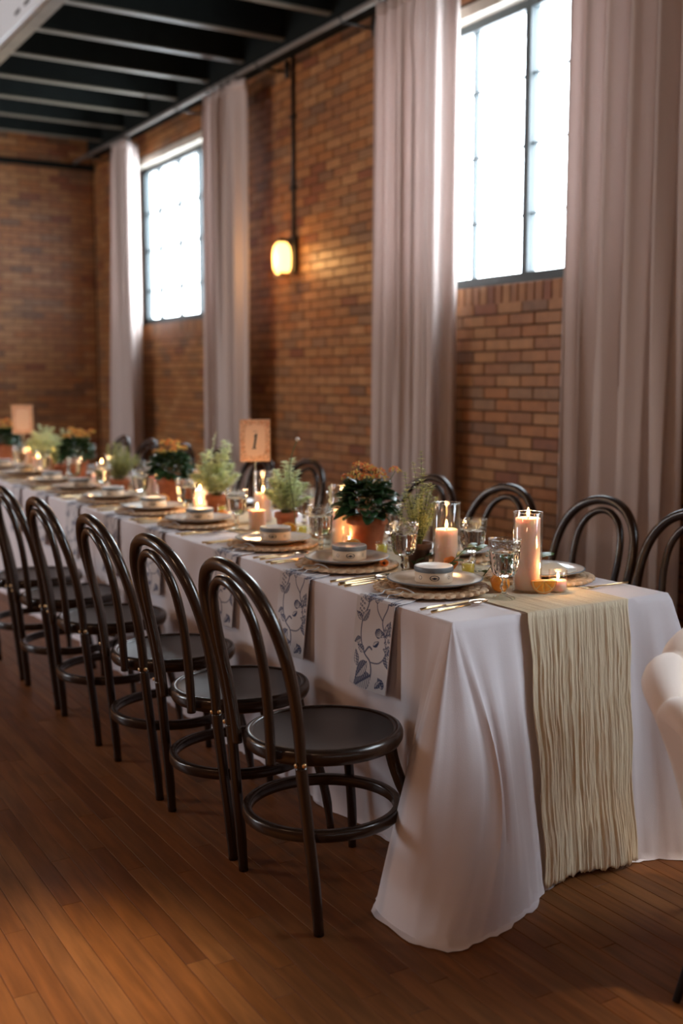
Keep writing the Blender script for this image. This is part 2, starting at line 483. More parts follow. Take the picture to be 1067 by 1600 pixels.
tag(MB().box(LX, 3.97, EY-.09, EY-.006, 3.60, 3.65).obj('trim_4', joist_m, smooth=False), kind='structure')
tag(MB().box(3.90, 3.993, -4, EY-.1, JZ-.09, 4.058).obj('trim_5', joist_m, smooth=False), kind='structure')

# ------------------------------------------------------------------ windows
def window(n, y0, y1, thick, thin, zs, bw=.006):
    fr = MB(); x0, x1 = 4.09, 4.15; t = .045
    fr.box(x0, x1, y0, y0+t, WIN_Z0, WIN_Z1); fr.box(x0, x1, y1-t, y1, WIN_Z0, WIN_Z1)
    fr.box(x0, x1, y0, y1, WIN_Z0, WIN_Z0+t); fr.box(x0, x1, y0, y1, WIN_Z1-t, WIN_Z1)
    root = tag(fr.obj('window_%d' % n, steel, smooth=False), kind='structure')
    allv = sorted([(v, .024) for v in thick]+[(v, bw) for v in thin])
    for v in thick: MB().box(x0-.005, x1, v-.024, v+.024, WIN_Z0+t, WIN_Z1-t).obj('mullion', steel, root, smooth=False)
    for v in thin: MB().box(x0+.01, x1-.01, v-bw, v+bw, WIN_Z0+t, WIN_Z1-t).obj('glazing_bar', steel, root, smooth=False)
    for z in zs: MB().box(x0+.012, x1-.012, y0+t, y1-t, z-bw*.75, z+bw*.75).obj('glazing_bar', steel, root, smooth=False)
    e = [(y0+t/2, t/2)]+allv+[(y1-t/2, t/2)]; zz = [WIN_Z0+t]+list(zs)+[WIN_Z1-t]
    for (a, wa), (b_, wb_) in zip(e, e[1:]):
        for z0, z1 in zip(zz, zz[1:]):
            MB().box(4.118, 4.122, a+wa, b_-wb_, z0+.004, z1-.004).obj('pane', pane_g, root, smooth=False)
    MB().box(4.02, 4.16, y0, y1, WIN_Z0-.022, WIN_Z0-.001).obj('sill', steel, root, smooth=False)
    MB().box(3.996, 4.08, y0-.02, y1+.02, WIN_Z1+.002, WIN_Z1+.065).obj('lit_soffit_strip', lit_soffit_m, root, smooth=False)  # strip for the daylit reveal soffit, its brightness painted in
window(1, *WINS[1], [4.83], [4.36, 5.32, 5.80], [2.305, 2.68, 3.05])
window(3, *WINS[0], [.24], [-.25, .73], [2.3, 2.68, 3.05])
window(2, *WINS[2], [9.25], [8.80, 9.75, 10.24], [2.26, 2.65, 3.01], .013)
for i, (a, b_) in enumerate(LWINS):
    fr = MB()
    for v in (a, a+(b_-a)/3, a+2*(b_-a)/3, b_-.04): fr.box(LX-.2, LX-.15, v, v+.04, 1.55, 3.65)
    for z in (1.55, 2.2, 2.9, 3.61): fr.box(LX-.2, LX-.15, a, b_, z, z+.04)
    tag(fr.obj('window_%d' % (4+i), steel, smooth=False), kind='structure')

# ------------------------------------------------------------------ curtains, rod
def curtain(y0, y1, seed, label, ztop=3.62, flare=0, gather=False, ret=None):
    r = random.Random(seed); w = y1-y0; n = max(5, int(w/.125)) if not ret else 8; ph = r.uniform(0, 6)
    jit = [r.uniform(-.25, .25) for _ in range(40)]; amp = [r.uniform(.5, 1.25) for _ in range(40)]
    ph2 = r.uniform(0, 6)
    def f(u, v):
        z = .012+(ztop-.012)*v
        q = u*n; k = int(q) % 40; fr = q-int(q)
        a = amp[k]*(1-fr)+amp[(k+1) % 40]*fr; j = jit[k]*(1-fr)+jit[(k+1) % 40]*fr
        drift = .35*sin(v*2.3+ph2)*sin(u*5+ph)*(1-v)
        d = .042*a*sin(2*pi*(q+j+drift)+ph)+.012*sin(4*pi*q+ph2+v)
        tight = 1-.35*exp(-((1-v)/.03)**2)
        yy = y0+w*u+.016*sin(4*pi*(q+j)+ph)
        e = (u-.5)*2
        yy += flare*e*w*.5*(1-v)
        if gather:
            g = exp(-((v-.93)/.05)**2)*exp(-((u-.33)/.12)**2)
            d -= .06*g; yy += .03*g
        xx = 3.75+d*tight
        if ret:      # the window-side edge turns back towards the glass
            ur = .36
            if u < ur:
                t = u/ur; t2 = t*t*(3-2*t)*.5+t*.5
                xx = ret[0]+(3.745-ret[0])*t2; yy = ret[1]+(y0-ret[1])*t2
                k = .016*sin(2*pi*t*2.0+v*.8+ph)*min(1, (1-t)*4+.2)
                yy += k*1.3; xx += k*.4
            else:
                t = (u-ur)/(1-ur); yy = y0+w*t+.012*sin(4*pi*(q+j)+ph)*min(1, t*6)+flare*w*t*(1-v); xx = 3.75+d*tight*min(1, t*6)
        return (xx, yy, z)
    b = MB().grid(f, n*12, 48)
    root = thing('curtain', label, 'curtain', (3.75, (y0+y1)/2, 0), 0, None)
    for i in range(len(b.v)): b.v[i] = (b.v[i][0]-3.75, b.v[i][1]-(y0+y1)/2, b.v[i][2])
    o = b.obj('drape', curt, root); solid(o, .003)
    hd = MB()
    def h(u, v):
        x, yy, z = f(u, 1.0); return (x-3.75-.006, yy-(y0+y1)/2, ztop-.075+.075*v)
    hd.grid(h, n*8, 1); solid(hd.obj('header_tape', curt, root), .003)
    for k in range(n):
        u = (k+.5)/n
        MB().tube([(cos(a)*.030, y0-(y0+y1)/2+w*u, 3.655+sin(a)*.030) for a in [2*pi*i/12 for i in range(12)]], .003, 5, True).obj('ring', black_m, root)
    return root
curtain(10.12, 10.46, 1, 'narrow pale curtain at the far corner, left of the far window', flare=.75, ret=(3.93, 10.30))
curtain(7.66, 8.33, 2, 'pale curtain panel between the far window and the wall lamp', flare=.06)
curtain(5.30, 5.80, 3, 'pale curtain panel hanging left of the near bright window', flare=.10, gather=True, ret=(3.935, 5.235))
curtain(3.42, 4.16, 4, 'wide grey-pink curtain right of the near window, at the right edge', flare=.05)
rod = thing('curtain_rod', 'long grey metal curtain rod under the dark joists', 'curtain rod', (3.75, 0, 3.655))
MB().tube([(0, 1.5, 0), (0, 6, 0), (0, EY-.12, 0)], .019, 12).obj('rod', rod_m, rod)
for yy in (2.6, 4.4, 6.22, 7.4, 8.9, 11.2):
    b = MB(); b.tube([(.0, yy, -.028), (.10, yy, -.028), (.243, yy, -.028)], .008, 6); b.box(.225, .243, yy-.02, yy+.02, -.07, .05)
    b.tube([(cos(a)*.025, yy, sin(a)*.025) for a in [2*pi*i/12 for i in range(12)]], .005, 5, True)
    b.obj('bracket', black_m, rod)

# ------------------------------------------------------------------ wall lamp and conduit
cond = MB().tube([(3.975, 7.30, 2.44), (3.975, 7.30, 3.0), (3.975, 7.30, 3.744)], .0125, 8)
cd = thing('conduit_pipe', 'dark vertical conduit running down the brick wall to the lamp', 'pipe', (3.975, 7.30, 2.44))
for i in range(len(cond.v)): v = cond.v[i]; cond.v[i] = (v[0]-3.975, v[1]-7.30, v[2]-2.44)
cond.obj('pipe', black_m, cd)
for z in (.35, .85): MB().box(-.018, .0175, -.028, .028, z-.01, z+.01).obj('strap', black_m, cd, smooth=False)
lamp = thing('wall_lamp', 'lit glass wall lamp glowing amber on the brick wall', 'lamp', (3.994, 7.30, 2.27))
MB().box(-.035, 0, -.045, .045, -.09, .17).obj('back_box', black_m, lamp, smooth=False)
MB().lathe([(0,-.135),(.05,-.13),(.058,-.12),(.058,-.10),(.05,-.095),(0,-.095)], 20, (-.115, 0, 0)).obj('base_ring', brass, lamp)
MB().lathe([(0,.125),(.045,.125),(.05,.135),(.035,.15),(0,.155)], 20, (-.115, 0, 0)).obj('top_cap', black_m, lamp)
MB().tube([(-.03,0,.12),(-.07,0,.145),(-.115,0,.145)], .009, 8).obj('arm', black_m, lamp)
MB().lathe([(0,-.10),(.035,-.10),(.055,-.088),(.066,-.06),(.069,0),(.068,.05),(.06,.09),(.045,.112),(.03,.122),(0,.124)], 28, (-.115, 0, 0)).obj('glass_globe', lampglow, lamp)
pl = bpy.data.lights.new('lamp_bulb', 'POINT'); pl.energy = 5; pl.color = (1, .55, .2); pl.shadow_soft_size = .06
po = bpy.data.objects.new('lamp_bulb', pl); COL.objects.link(po); po.parent = lamp; po.location = (-.26, 0, 0)

# ------------------------------------------------------------------ table, cloth, runner
TX0, TX1, TY0, TY1 = 1.712, 2.528, 2.285, 10.4
TZ = .7655
tb = thing('banquet_table', 'long banquet table hidden under the white cloth', 'table', ((TX0+TX1)/2, (TY0+TY1)/2, 0))
hx, hy = (TX1-TX0)/2-.012, (TY1-TY0)/2-.012
MB().box(-hx, hx, -hy, hy, .725, .752).obj('tabletop', tablewood, tb, smooth=False)
for sx in (-1, 1):
    for yy in (-hy+.25, -1.4, 1.4, hy-.25):
        MB().tube([(sx*(hx-.10), yy, 0), (sx*(hx-.10), yy, .4), (sx*(hx-.10), yy, .725)], .018, 10).obj('leg', rod_m, tb)
ccx, ccy = (TX0+TX1)/2, (TY0+TY1)/2
# hem control: (T point on table edge, B point on floor)
ctl = []
yy = TY1
r5 = random.Random(5)
while yy > 3.1: ctl.append(((TX0, yy), (1.765+r5.uniform(-.022, .02), yy+r5.uniform(-.04,.04)))); yy -= .16
ctl += [((TX0, 2.95), (1.75, 3.02)), ((TX0, 2.78), (1.775, 2.83)), ((TX0, 2.62), (1.785, 2.66)), ((TX0, 2.48), (1.745, 2.53)),
        ((TX0, 2.38), (1.66, 2.47)), ((TX0, TY0+.03), (1.575, 2.41)), ((TX0, TY0+.008), (1.515, 2.345)), ((TX0+.001, TY0+.002), (1.50, 2.25)),
        ((TX0+.002, TY0), (1.512, 2.15, .35)), ((TX0+.004, TY0), (1.555, 2.078, 1.0)), ((TX0+.015, TY0), (1.65, 2.072, .95)), ((TX0+.05, TY0), (1.745, 2.09, .55)),
        ((TX0+.12, TY0), (1.845, 2.125, .12)), ((TX0+.19, TY0), (1.925, 2.16)), ((TX0+.27, TY0), (2.0, 2.20)),
        ((TX0+.38, TY0), (2.11, 2.225)), ((TX0+.48, TY0), (2.20, 2.215)), ((TX0+.58, TY0), (2.30, 2.20)), ((TX0+.68, TY0), (2.39, 2.165)),
        ((TX1-.08, TY0), (2.47, 2.11)), ((TX1-.02, TY0), (2.56, 2.08)), ((TX1, TY0+.005), (2.65, 2.10)), ((TX1, TY0+.02), (2.69, 2.18)),
        ((TX1, TY0+.08), (2.60, 2.28)), ((TX1, TY0+.2), (2.53, 2.40)), ((TX1, TY0+.34), (2.50, 2.56))]
yy = 2.78
while yy < TY1: ctl.append(((TX1, yy), (2.495, yy))); yy += .3
ctl += [((TX1, TY1), (2.55, TY1+.03)), ((TX0+.4, TY1), (2.1, TY1+.05)), ((TX0+.02, TY1), (1.74, TY1+.05))]
Tc = catmull([(t[0], t[1], 0) for t, _ in ctl], 5, True); Bw = catmull([(q[0], q[1], q[2] if len(q) > 2 else 0) for _, q in ctl], 5, True); Bc = [Vector((q.x, q.y, 0)) for q in Bw]
def cloth_pt(i, t):
    """i index around the hem, t 0 at table edge .. 1 at floor"""
    T = Tc[i % len(Tc)]; B = Bc[i % len(Bc)]
    T = Vector((min(max(T.x, TX0), TX1), min(max(T.y, TY0), TY1), 0))
    g = t**.92 if (B-T).length > .12 else t
    p = T.lerp(B, g); wR = Bw[i % len(Bc)].z*sin(pi*t**1.25); p = p+Vector((.118*wR, .03*wR, 0))
    wv = .006*sin(i*.9)*sin(pi*t)+.004*sin(i*2.3+t*4)*t
    out = (B-Vector((ccx, B.y, 0))) if B.y > TY0+.1 else (B-Vector((B.x, TY0+.4, 0)))
    if out.length > 0: p = p+out.normalized()*wv
    return (p.x, p.y, .7585*(1-t)+.004)
b = MB(); NR = 34; rows = []
nC = len(Tc)
top_in = []
for i in range(nC):
    T = Tc[i]; x = min(max(T.x, TX0), TX1); y = min(max(T.y, TY0), TY1)
    top_in.append(b.vert((x+(.012 if x < ccx else -.012), y+(.012 if y < ccy else -.012), .7625)))
prev = top_in
r1 = []
for i in range(nC):
    T = Tc[i]; x = min(max(T.x, TX0), TX1); y = min(max(T.y, TY0), TY1)
    r1.append(b.vert((x+(.003 if x < ccx else -.003), y+(.003 if y < ccy else -.003), .7605)))
for i in range(nC): j = (i+1) % nC; b.face(prev[i], prev[j], r1[j], r1[i])
prev = r1
for k in range(1, NR+1):
    t = k/NR; cur = [b.vert(cloth_pt(i, t)) for i in range(nC)]
    for i in range(nC): j = (i+1) % nC; b.face(prev[i], prev[j], cur[j], cur[i])
    prev = cur
cur = []
for i in range(nC):      # hem spreading a little on the boards
    p = Vector(b.v[prev[i]]); B = Bc[i]; d = Vector((B.x-ccx, 0, 0)) if TY0+.2 < B.y < TY1-.2 else Vector((B.x-ccx, B.y-(TY0+.5), 0))
    e = .022 if (B.y < 2.5 and B.x < 1.9) else .006
    q = p+d.normalized()*(e+.006*sin(i*.8)); cur.append(b.vert((q.x, q.y, .0025)))
for i in range(nC): j = (i+1) % nC; b.face(prev[i], prev[j], cur[j], cur[i])
b.v += [(TX0+.012, TY0+.012, .7625), (TX1-.012, TY0+.012, .7625), (TX1-.012, TY1-.012, .7625), (TX0+.012, TY1-.012, .7625)]
q = len(b.v)-4; b.face(q, q+1, q+2, q+3)
for i in range(len(b.v)): v = b.v[i]; b.v[i] = (v[0]-ccx, v[1]-ccy, v[2])
tc = b.obj('tablecloth', cloth_m, loc=(ccx, ccy, 0)); autosm(tc, 60)
tag(tc, 'white floor-length tablecloth on the long table, corner pooling on the boards', 'tablecloth')
# runner
rr = random.Random(11)
waves = [(rr.uniform(25, 70), rr.uniform(0, 6), 1.0) for _ in range(3)]+[(rr.uniform(75, 260), rr.uniform(0, 6), rr.uniform(.3, .7)) for _ in range(8)]
def crinkle(u, s):
    t = 0
    for k, (f, p, a) in enumerate(waves):
        w_ = sin(.5*f*u+p+.35*sin(s*(1.5+k*.6)+p)+.18*sin(s*(9+k*3)+p*2))
        t += a*((1-abs(w_))**1.5-.3)
    return t/3
RX0, RX1 = 1.958, 2.337
def endface_y(x, z):
    t = 1-z/.7625
    B = 2.205-.02*max(0, (x-2.1)/.2)
    return TY0+(B-TY0)*t
DROP = .757
def run_pt(u, v):
    # v in 0..1 : 0 = bottom hem, .42 = table edge, 1 = far end
    sp = .5
    if v < sp:
        h = v/sp
        hem = .012+.012*sin(u*23)*0 + .018*(crinkle(u, .2)+.4)
        z = max(.008, hem)+(DROP-max(.008, hem))*h
        wn = 1-.03*sin(pi*h)-.07*(1-h)**1.6
        x = (RX0+RX1)/2-.018*(1-h)+((u-.5)*(RX1-RX0))*wn+.008*(1-h)*sin(h*5+u*3)+.004*sin(h*17)*abs(2*u-1)
        d = .010*crinkle(u, h*2)*min(1, (1-h)*4+.35)+.010*sin(u*9+1)*(1-h)**1.5
        y = endface_y(x, z)-.016-d-.006*(1-h)
        return (x, y, z)
    h = (v-sp)/(1-sp)
    y = TY0-.014+(h**1.6)*(TY1-TY0-.05)
    z = .7655+.0018*(crinkle(u, 2+h*9)) 
    if h < .004: z = .7645
    x = RX0+(RX1-RX0)*u+.012*sin(y*2)*min(1, (y-TY0))
    return (x, y, max(.7640, min(z, .7672)))
b = MB(); b.grid(run_pt, 300, 130)
# round over the edge
rn = b.obj('table_runner', chz); solid(rn, .0012, 0)
tag(rn, 'cream crinkled cheesecloth runner falling over the near table end', 'table runner')

# ------------------------------------------------------------------ bentwood chairs
def make_chair():
    t = thing('bentwood_chair', '', 'chair')
    hp = [(-.178,.203,.44),(-.186,.206,.53),(-.205,.214,.64),(-.230,.214,.74),(-.255,.192,.825),(-.274,.142,.888),(-.287,.075,.922),(-.291,0,.933)]
    full = hp+[(x,-y,z) for x, y, z in hp[-2::-1]]
    c = catmull(full, 6); n = len(c)
    rad = [.0145+.004*sin(pi*i/(n-1)) for i in range(n)]
    MB().tube(c, rad, 12).obj('back_hoop', chair_w, t)
    ip = [(-.208,.098,.425),(-.214,.104,.50),(-.226,.114,.60),(-.243,.124,.70),(-.261,.118,.79),(-.276,.090,.85),(-.285,.045,.883),(-.288,0,.892)]
    full = ip+[(x,-y,z) for x, y, z in ip[-2::-1]]
    MB().tube(catmull(full, 6), .0135, 12).obj('inner_hoop', chair_w, t)
    for s in (1, -1):
        MB().tube(catmull([(-.137,.217*s,0),(-.146,.214*s,.12),(-.162,.208*s,.28),(-.174,.203*s,.40),(-.178,.203*s,.445)], 4), [.0140]*3+[.0155]*10+[.016]*4, 12).obj('leg', chair_w, t)
        MB().tube(catmull([(.215,.195*s,0),(.205,.18*s,.12),(.178,.152*s,.26),(.150,.125*s,.37),(.14,.118*s,.43)], 4), [.012]*3+[.0145]*7+[.0175]*7, 12).obj('leg', chair_w, t)
        MB().lathe([(0,.004),(.004,.0035),(.0065,.001),(.0065,0)], 10).obj('screw', brass, t, loc=(-.196,.208*s,.452)).rotation_euler = (0,-pi/2,0)
        MB().lathe([(0,.004),(.004,.0035),(.0065,.001),(.0065,0)], 10).obj('screw', brass, t, loc=(-.178,.219*s,.452)).rotation_euler = (-pi/2*s,0,0)
    sf = lambda a, z, r: (r/.21)*(.006*cos(2*a)+.004*cos(a))
    MB().lathe([(0,.418),(.195,.418),(.207,.424),(.213,.436),(.213,.452),(.209,.461),(.199,.464),(.191,.4625),(.186,.457)], 48, fn=sf).obj('seat_rim', chair_w, t)
    MB().lathe([(.188,.459),(.175,.4565),(.10,.4545),(0,.454)], 48, fn=sf).obj('seat', seat_w, t)
    MB().lathe([(.196,.224),(.214,.224),(.217,.228),(.217,.250),(.214,.254),(.196,.254),(.193,.250),(.193,.228),(.196,.224)], 44, fn=lambda a, z, r: .004*cos(2*a)).obj('stretcher_ring', chair_w, t)
    return t
P_chair = Proto(make_chair)
lc = [2.515, 3.035, 3.575, 4.215, 4.76, 5.30]
rlab = ['dark bentwood chair nearest the camera on the left, its full back and seat in view',
        'second dark bentwood chair along the left side of the table', 'third dark bentwood chair along the left side of the table',
        'fourth dark bentwood chair along the left side of the table', 'fifth dark bentwood chair along the left side, near the frame edge',
        'sixth dark bentwood chair on the left, cut by the left frame edge']
rot = [0, .03, -.02, .0, .02, 0]
for i, y in enumerate(lc):
    P_chair((1.452, y, 0), rot[i], rlab[i], 'bentwood chairs on the left side')
rc = [2.64, 3.13, 3.69, 4.25, 4.85, 5.45, 6.05, 6.65, 7.25, 7.9, 8.5]
for i, y in enumerate(rc):
    lab = 'dark bentwood chair back on the window side, %s from the near end' % ORD[i]
    P_chair((2.785, y, 0), pi+[.03, -.02, .05][i % 3], lab, 'bentwood chairs on the window side')

# ------------------------------------------------------------------ cream shell armchair
def armchair():
    t = thing('shell_armchair', 'cream velvet shell armchair cut off at the right edge of the photo', 'armchair', (2.185, 1.585, 0))
    C0 = math.radians(30)
    def rimz(a): return .665+.16*(.5+.5*cos(a-C0))**1.1
    a0, a1 = math.radians(-118), math.radians(178)
    chn = [math.radians(x) for x in (-118,-75,-32,12,52,90,112,155,178)]
    bounds = [math.radians(x) for x in (-118,-78,-38,2,38,72,111,154,178)]
    def lob(a):
        for p, q_ in zip(bounds, bounds[1:]):
            if p <= a <= q_+1e-6: u = (a-p)/(q_-p); return sin(pi*u)**.55 if 0 < u < 1 else 0
        return 0
    b = MB()
    prof_n = 22
    def f(u, v):
        a = a0+(a1-a0)*u; L = lob(a); h = rimz(a)-.035*(1-L)
        # v: 0 outer bottom -> .5 rim -> 1 inner bottom
        if v < .42:
            s = v/.42; z = .34+(h-.05-.34)*s; r = .235+.095*s**1.3+.006*L*s
        elif v < .62:
            s = (v-.42)/.2; an = pi*s; z = h-.05+.05*sin(an)*(1 if L > 0 else 1); r = .330-.035+.035*cos(an)+.006*L*(1-s)
            r += .012*L*cos(an)
        else:
            s = (v-.62)/.38; z = h-.05+(.44-(h-.05))*s; r = .26-.05*s+.0-.018*L*(1-s*.4)
        return (r*cos(a), r*sin(a), z)
    b.grid(f, 150, 44)
    o = b.obj('shell', velvet, t); solid(o, .006)
    MB().lathe([(0,.36),(.20,.36),(.222,.38),(.228,.43),(.22,.475),(.19,.495),(0,.50)], 40).obj('seat_cushion', velvet, t)
    MB().lathe([(0,.325),(.20,.325),(.236,.335),(.240,.350),(.20,.362),(0,.362)], 40).obj('base', velvet, t)
    for a in (45, 135, 225, 315):
        A = math.radians(a+39); MB().tube([(.33*cos(A), .33*sin(A), 0), (.25*cos(A), .25*sin(A), .2), (.17*cos(A), .17*sin(A), .33)], [.009, .013, .018], 10).obj('leg', black_m, t)
armchair()

# ------------------------------------------------------------------ place settings
def braid_ring(b, r, z, nl, w, tilt):
    for k in range(nl):
        a = 2*pi*k/nl
        M = Matrix.Rotation(a, 4, 'Z') @ Matrix.Rotation(tilt if k % 2 else -tilt, 4, 'Z')
        b.ell((r*cos(a), r*sin(a), z+.0012*(k % 2)), w*.5, w*.95, .0062, 7, 5, M.to_3x3())
def make_mat_():
    t = thing('woven_placemat', '', 'placemat')
    for i, r in enumerate((.160, .139, .118, .098)):
        b = MB(); n = int(2*pi*r/.0150)//2*2; braid_ring(b, r, .0080, n, .025, .65)
        b.obj('braid', straw if i > 1 else straw2, t)
    MB().lathe([(0,.001),(.15,.001),(.152,.006),(.10,.010),(0,.010)], 32).obj('mat_centre', straw, t)
    return t
def make_plate():
    t = thing('dinner_plate', '', 'plate')
    MB().lathe([(0,.003),(.08,.003),(.085,0),(.09,.003),(.12,.012),(.143,.018),(.1445,.0205),(.142,.022),(.118,.0165),(.098,.010),(.09,.0085),(0,.008)], 56).obj('dish', plate_m, t)
    MB().lathe([(.1415,.0222),(.1447,.0212),(.1452,.0195),(.1435,.0185)], 56).obj('rim_line', tin_band, t)
    return t
def make_tin():
    t = thing('round_tin', '', 'tin')
    MB().lathe([(0,0),(.055,0),(.0575,.003),(.0575,.034),(0,.034)], 40).obj('body', tin_m, t)
    MB().lathe([(.0575,.0325),(.0595,.0335),(.0595,.0460),(.058,.0475)], 40).obj('lid_band', tin_band, t)
    MB().lathe([(.0583,.0470),(.0575,.0485),(.054,.0488),(.052,.0478),(0,.0478)], 40).obj('lid', tin_lid, t)
    for ac, w, h, solid_ in ((-2.15, .0150, .0085, 1), (-2.95, .006, .006, 0), (-1.3, .005, .005, 0), (1.0, .015, .0085, 1)):
        b = MB(); R = .0579; n = 20
        for k in range(n):
            p = []
            for rr_ in (1, .80):
                for kk in (k, k+1):
                    a = 2*pi*kk/n; p.append(b.vert((R*cos(ac+w*rr_*cos(a)/R), R*sin(ac+w*rr_*cos(a)/R), .018+h*rr_*sin(a))))
            b.face(p[0], p[1], p[3], p[2])
        if solid_:
            c = b.vert((R*cos(ac), R*sin(ac), .017)); ring = []
            for k in range(n):
                a = 2*pi*k/n; rw = .62*(1+.25*cos(2*a)); ring.append(b.vert((R*cos(ac+w*rw*cos(a)/R), R*sin(ac+w*rw*cos(a)/R), .017+h*.38*sin(a)*(1.3-abs(cos(a))))))
            for k in range(n): b.face(c, ring[k], ring[(k+1) % n])
        b.obj('printed_emblem', ink, t)
    return t
# fork / knife / spoon lie along +x, handle end at 0
def handle(b, L=.115):
    b.tube([(0,0,.0045),(.03,0,.0045),(.08,0,.004),(L,0,.0035)], [.0042,.0040,.0032,.0026], 8, sq=.75)
def make_spoon():
    t = thing('spoon', '', 'spoon'); b = MB(); handle(b, .14); b.obj('handle', gold, t)
    b = MB()
    def f(u, v):
        a = 2*pi*u; r = v; x = .168+.031*r*cos(a)*(1+.12*cos(a)); y = .019*r*sin(a); return (x, y, .0025+.0065*r*r)
    b.grid(f, 24, 6); solid(b.obj('bowl', bowl_m, t), .001, 1); return t
def make_knife():
    t = thing('table_knife', '', 'knife'); b = MB(); handle(b, .10); b.obj('handle', gold, t)
    b = MB(); xs = [.095,.11,.15,.19,.21,.222]; lo = [-.004,-.009,-.010,-.010,-.007,0]; hi = [.004,.005,.006,.006,.005,.0]
    for z in (.001, .0035):
        for x, a, c in zip(xs, lo, hi): b.vert((x, a, z)); b.vert((x, c, z))
    n = 12
    for k in range(5):
        i = 2*k; b.face(i, i+1, i+3, i+2); b.face(n+i, n+i+2, n+i+3, n+i+1); b.face(i, i+2, n+i+2, n+i); b.face(i+1, n+i+1, n+i+3, i+3)
    b.obj('blade', gold, t, smooth=False); return t
def make_fork():
    t = thing('fork', '', 'fork'); b = MB(); handle(b, .135); b.obj('handle', gold, t)
    b = MB(); b.box(.132, .150, -.010, .010, .002, .004)
    for s in (-1.5, -.5, .5, 1.5): b.tube([(.148, s*.0058, .003), (.17, s*.0058, .0025), (.193, s*.0055, .006)], [.0019, .0017, .001], 6)
    b.obj('tines', gold, t); return t
P_mat, P_plate, P_tin, P_spoon, P_knife, P_fork = map(Proto, (make_mat_, make_plate, make_tin, make_spoon, make_knife, make_fork))

# botanical print, drawn as vertex colour on the napkin grid
def napkin_print(w=.20, h=.46, nx=92, ny=210):
    import numpy as np
    X, Y = np.meshgrid(np.linspace(0, w, nx+1), np.linspace(0, h, ny+1)); I = np.zeros_like(X)
    def line(P, th, k=.9):
        nonlocal I
        P = catmull([(p[0], p[1], 0) for p in P], 5)
        for a, c in zip(P, P[1:]):
            dx, dy = c.x-a.x, c.y-a.y; L2 = dx*dx+dy*dy+1e-12
            t = np.clip(((X-a.x)*dx+(Y-a.y)*dy)/L2, 0, 1); d = np.hypot(X-a.x-t*dx, Y-a.y-t*dy)
            th = th*1.0 if False else th; I = np.maximum(I, k*np.clip(1.9-d/th*.85, 0, 1))
    def leaf(x, y, ang, L, Wd, fill=.55, hatch=1):
        nonlocal I
        c, s = cos(ang), sin(ang); u = ((X-x)*c+(Y-y)*s)/L; v = (-(X-x)*s+(Y-y)*c)/(Wd*.5)
        inside = (u > 0) & (u < 1); wd = np.where(inside, np.sin(pi*np.clip(u,0,1)**.8), 0)+1e-6
        q = np.abs(v)/wd; ins = inside & (q < 1)
        out = ins & (q > 1-.0022/(Wd*.5)/wd)
        tone = np.where(v > 0, fill*1.25, fill*.5)+.25*np.sin(u*L/.0016*(1 if hatch else 0)+v*4)
        I = np.maximum(I, np.where(out, .95, 0)); I = np.where(ins & ~out, np.maximum(np.clip(tone, 0, 1), 0), I)
        I = np.where(ins & (np.abs(v) < .10), .9, I)
    def berry(x, y, r):
        nonlocal I
        d = np.hypot(X-x, Y-y)/r; ins = d < 1
        I = np.where(ins, np.clip(.55+.35*((X-x)+(Y-y))/r+.2*np.sin(d*18), 0, 1), I); I = np.where((d > .85) & ins, .95, I)
    # Y=0 is the hanging hem
    line([(.10,.0),(.075,.05),(.085,.10),(.12,.125),(.15,.17),(.155,.23),(.13,.30),(.15,.38),(.14,.46)], .0017)
    line([(.085,.10),(.045,.105),(.02,.14),(.03,.20),(.05,.25),(.03,.31),(.05,.40)], .0014)
    line([(.12,.125),(.10,.15),(.085,.145)], .002)
    line([(.05,.25),(.08,.28),(.09,.31)], .0012); line([(.13,.30),(.09,.34),(.07,.38)], .0012)
    leaf(.075,.055,-.6,.115,.075,.6); leaf(.10,.10,-.9,.095,.05,.65); leaf(.155,.07,1.2,.06,.035,.5)
    leaf(.08,.155,2.4,.035,.02,.7,0); leaf(.12,.13,.3,.05,.028,.6); leaf(.15,.17,-.5,.045,.026,.6)
    leaf(.155,.23,2.2,.06,.03,.5); leaf(.155,.235,.5,.045,.024,.6); leaf(.13,.30,.9,.065,.034,.6); leaf(.135,.31,2.5,.05,.026,.5)
    leaf(.045,.40,.6,.06,.03,.5); leaf(.06,.37,-.7,.05,.026,.7); leaf(.02,.14,-1.9,.05,.03,.6); leaf(.02,.14,2.2,.03,.03,.6)
    leaf(.03,.20,1.9,.06,.03,.5); leaf(.03,.20,.3,.05,.022,.65); leaf(.015,.02,.9,.045,.028,.7); leaf(.05,.015,2.2,.045,.022,.7)
    leaf(.14,.38,.2,.05,.03,.6); leaf(.145,.40,2.0,.05,.03,.6); leaf(.03,.31,2.4,.04,.028,.6)
    berry(.062,.205,.017); berry(.09,.315,.012); berry(.065,.385,.015)
    for k in range(26): berry(.165+.012*sin(k*2.1), .245+.0075*k*.75, .0048)
    for k in range(16): berry(.018+.010*sin(k*1.7), .15+.006*k, .0052)
    edge = np.minimum(np.minimum(X, w-X), Y); I = np.where(edge < .0035, 0, I)
    base = np.array([.66, .63, .645]); blue = np.array([.025, .042, .12])
    return base[None, None, :]*(1-I[..., None])+blue[None, None, :]*I[..., None]
PRINT = napkin_print()
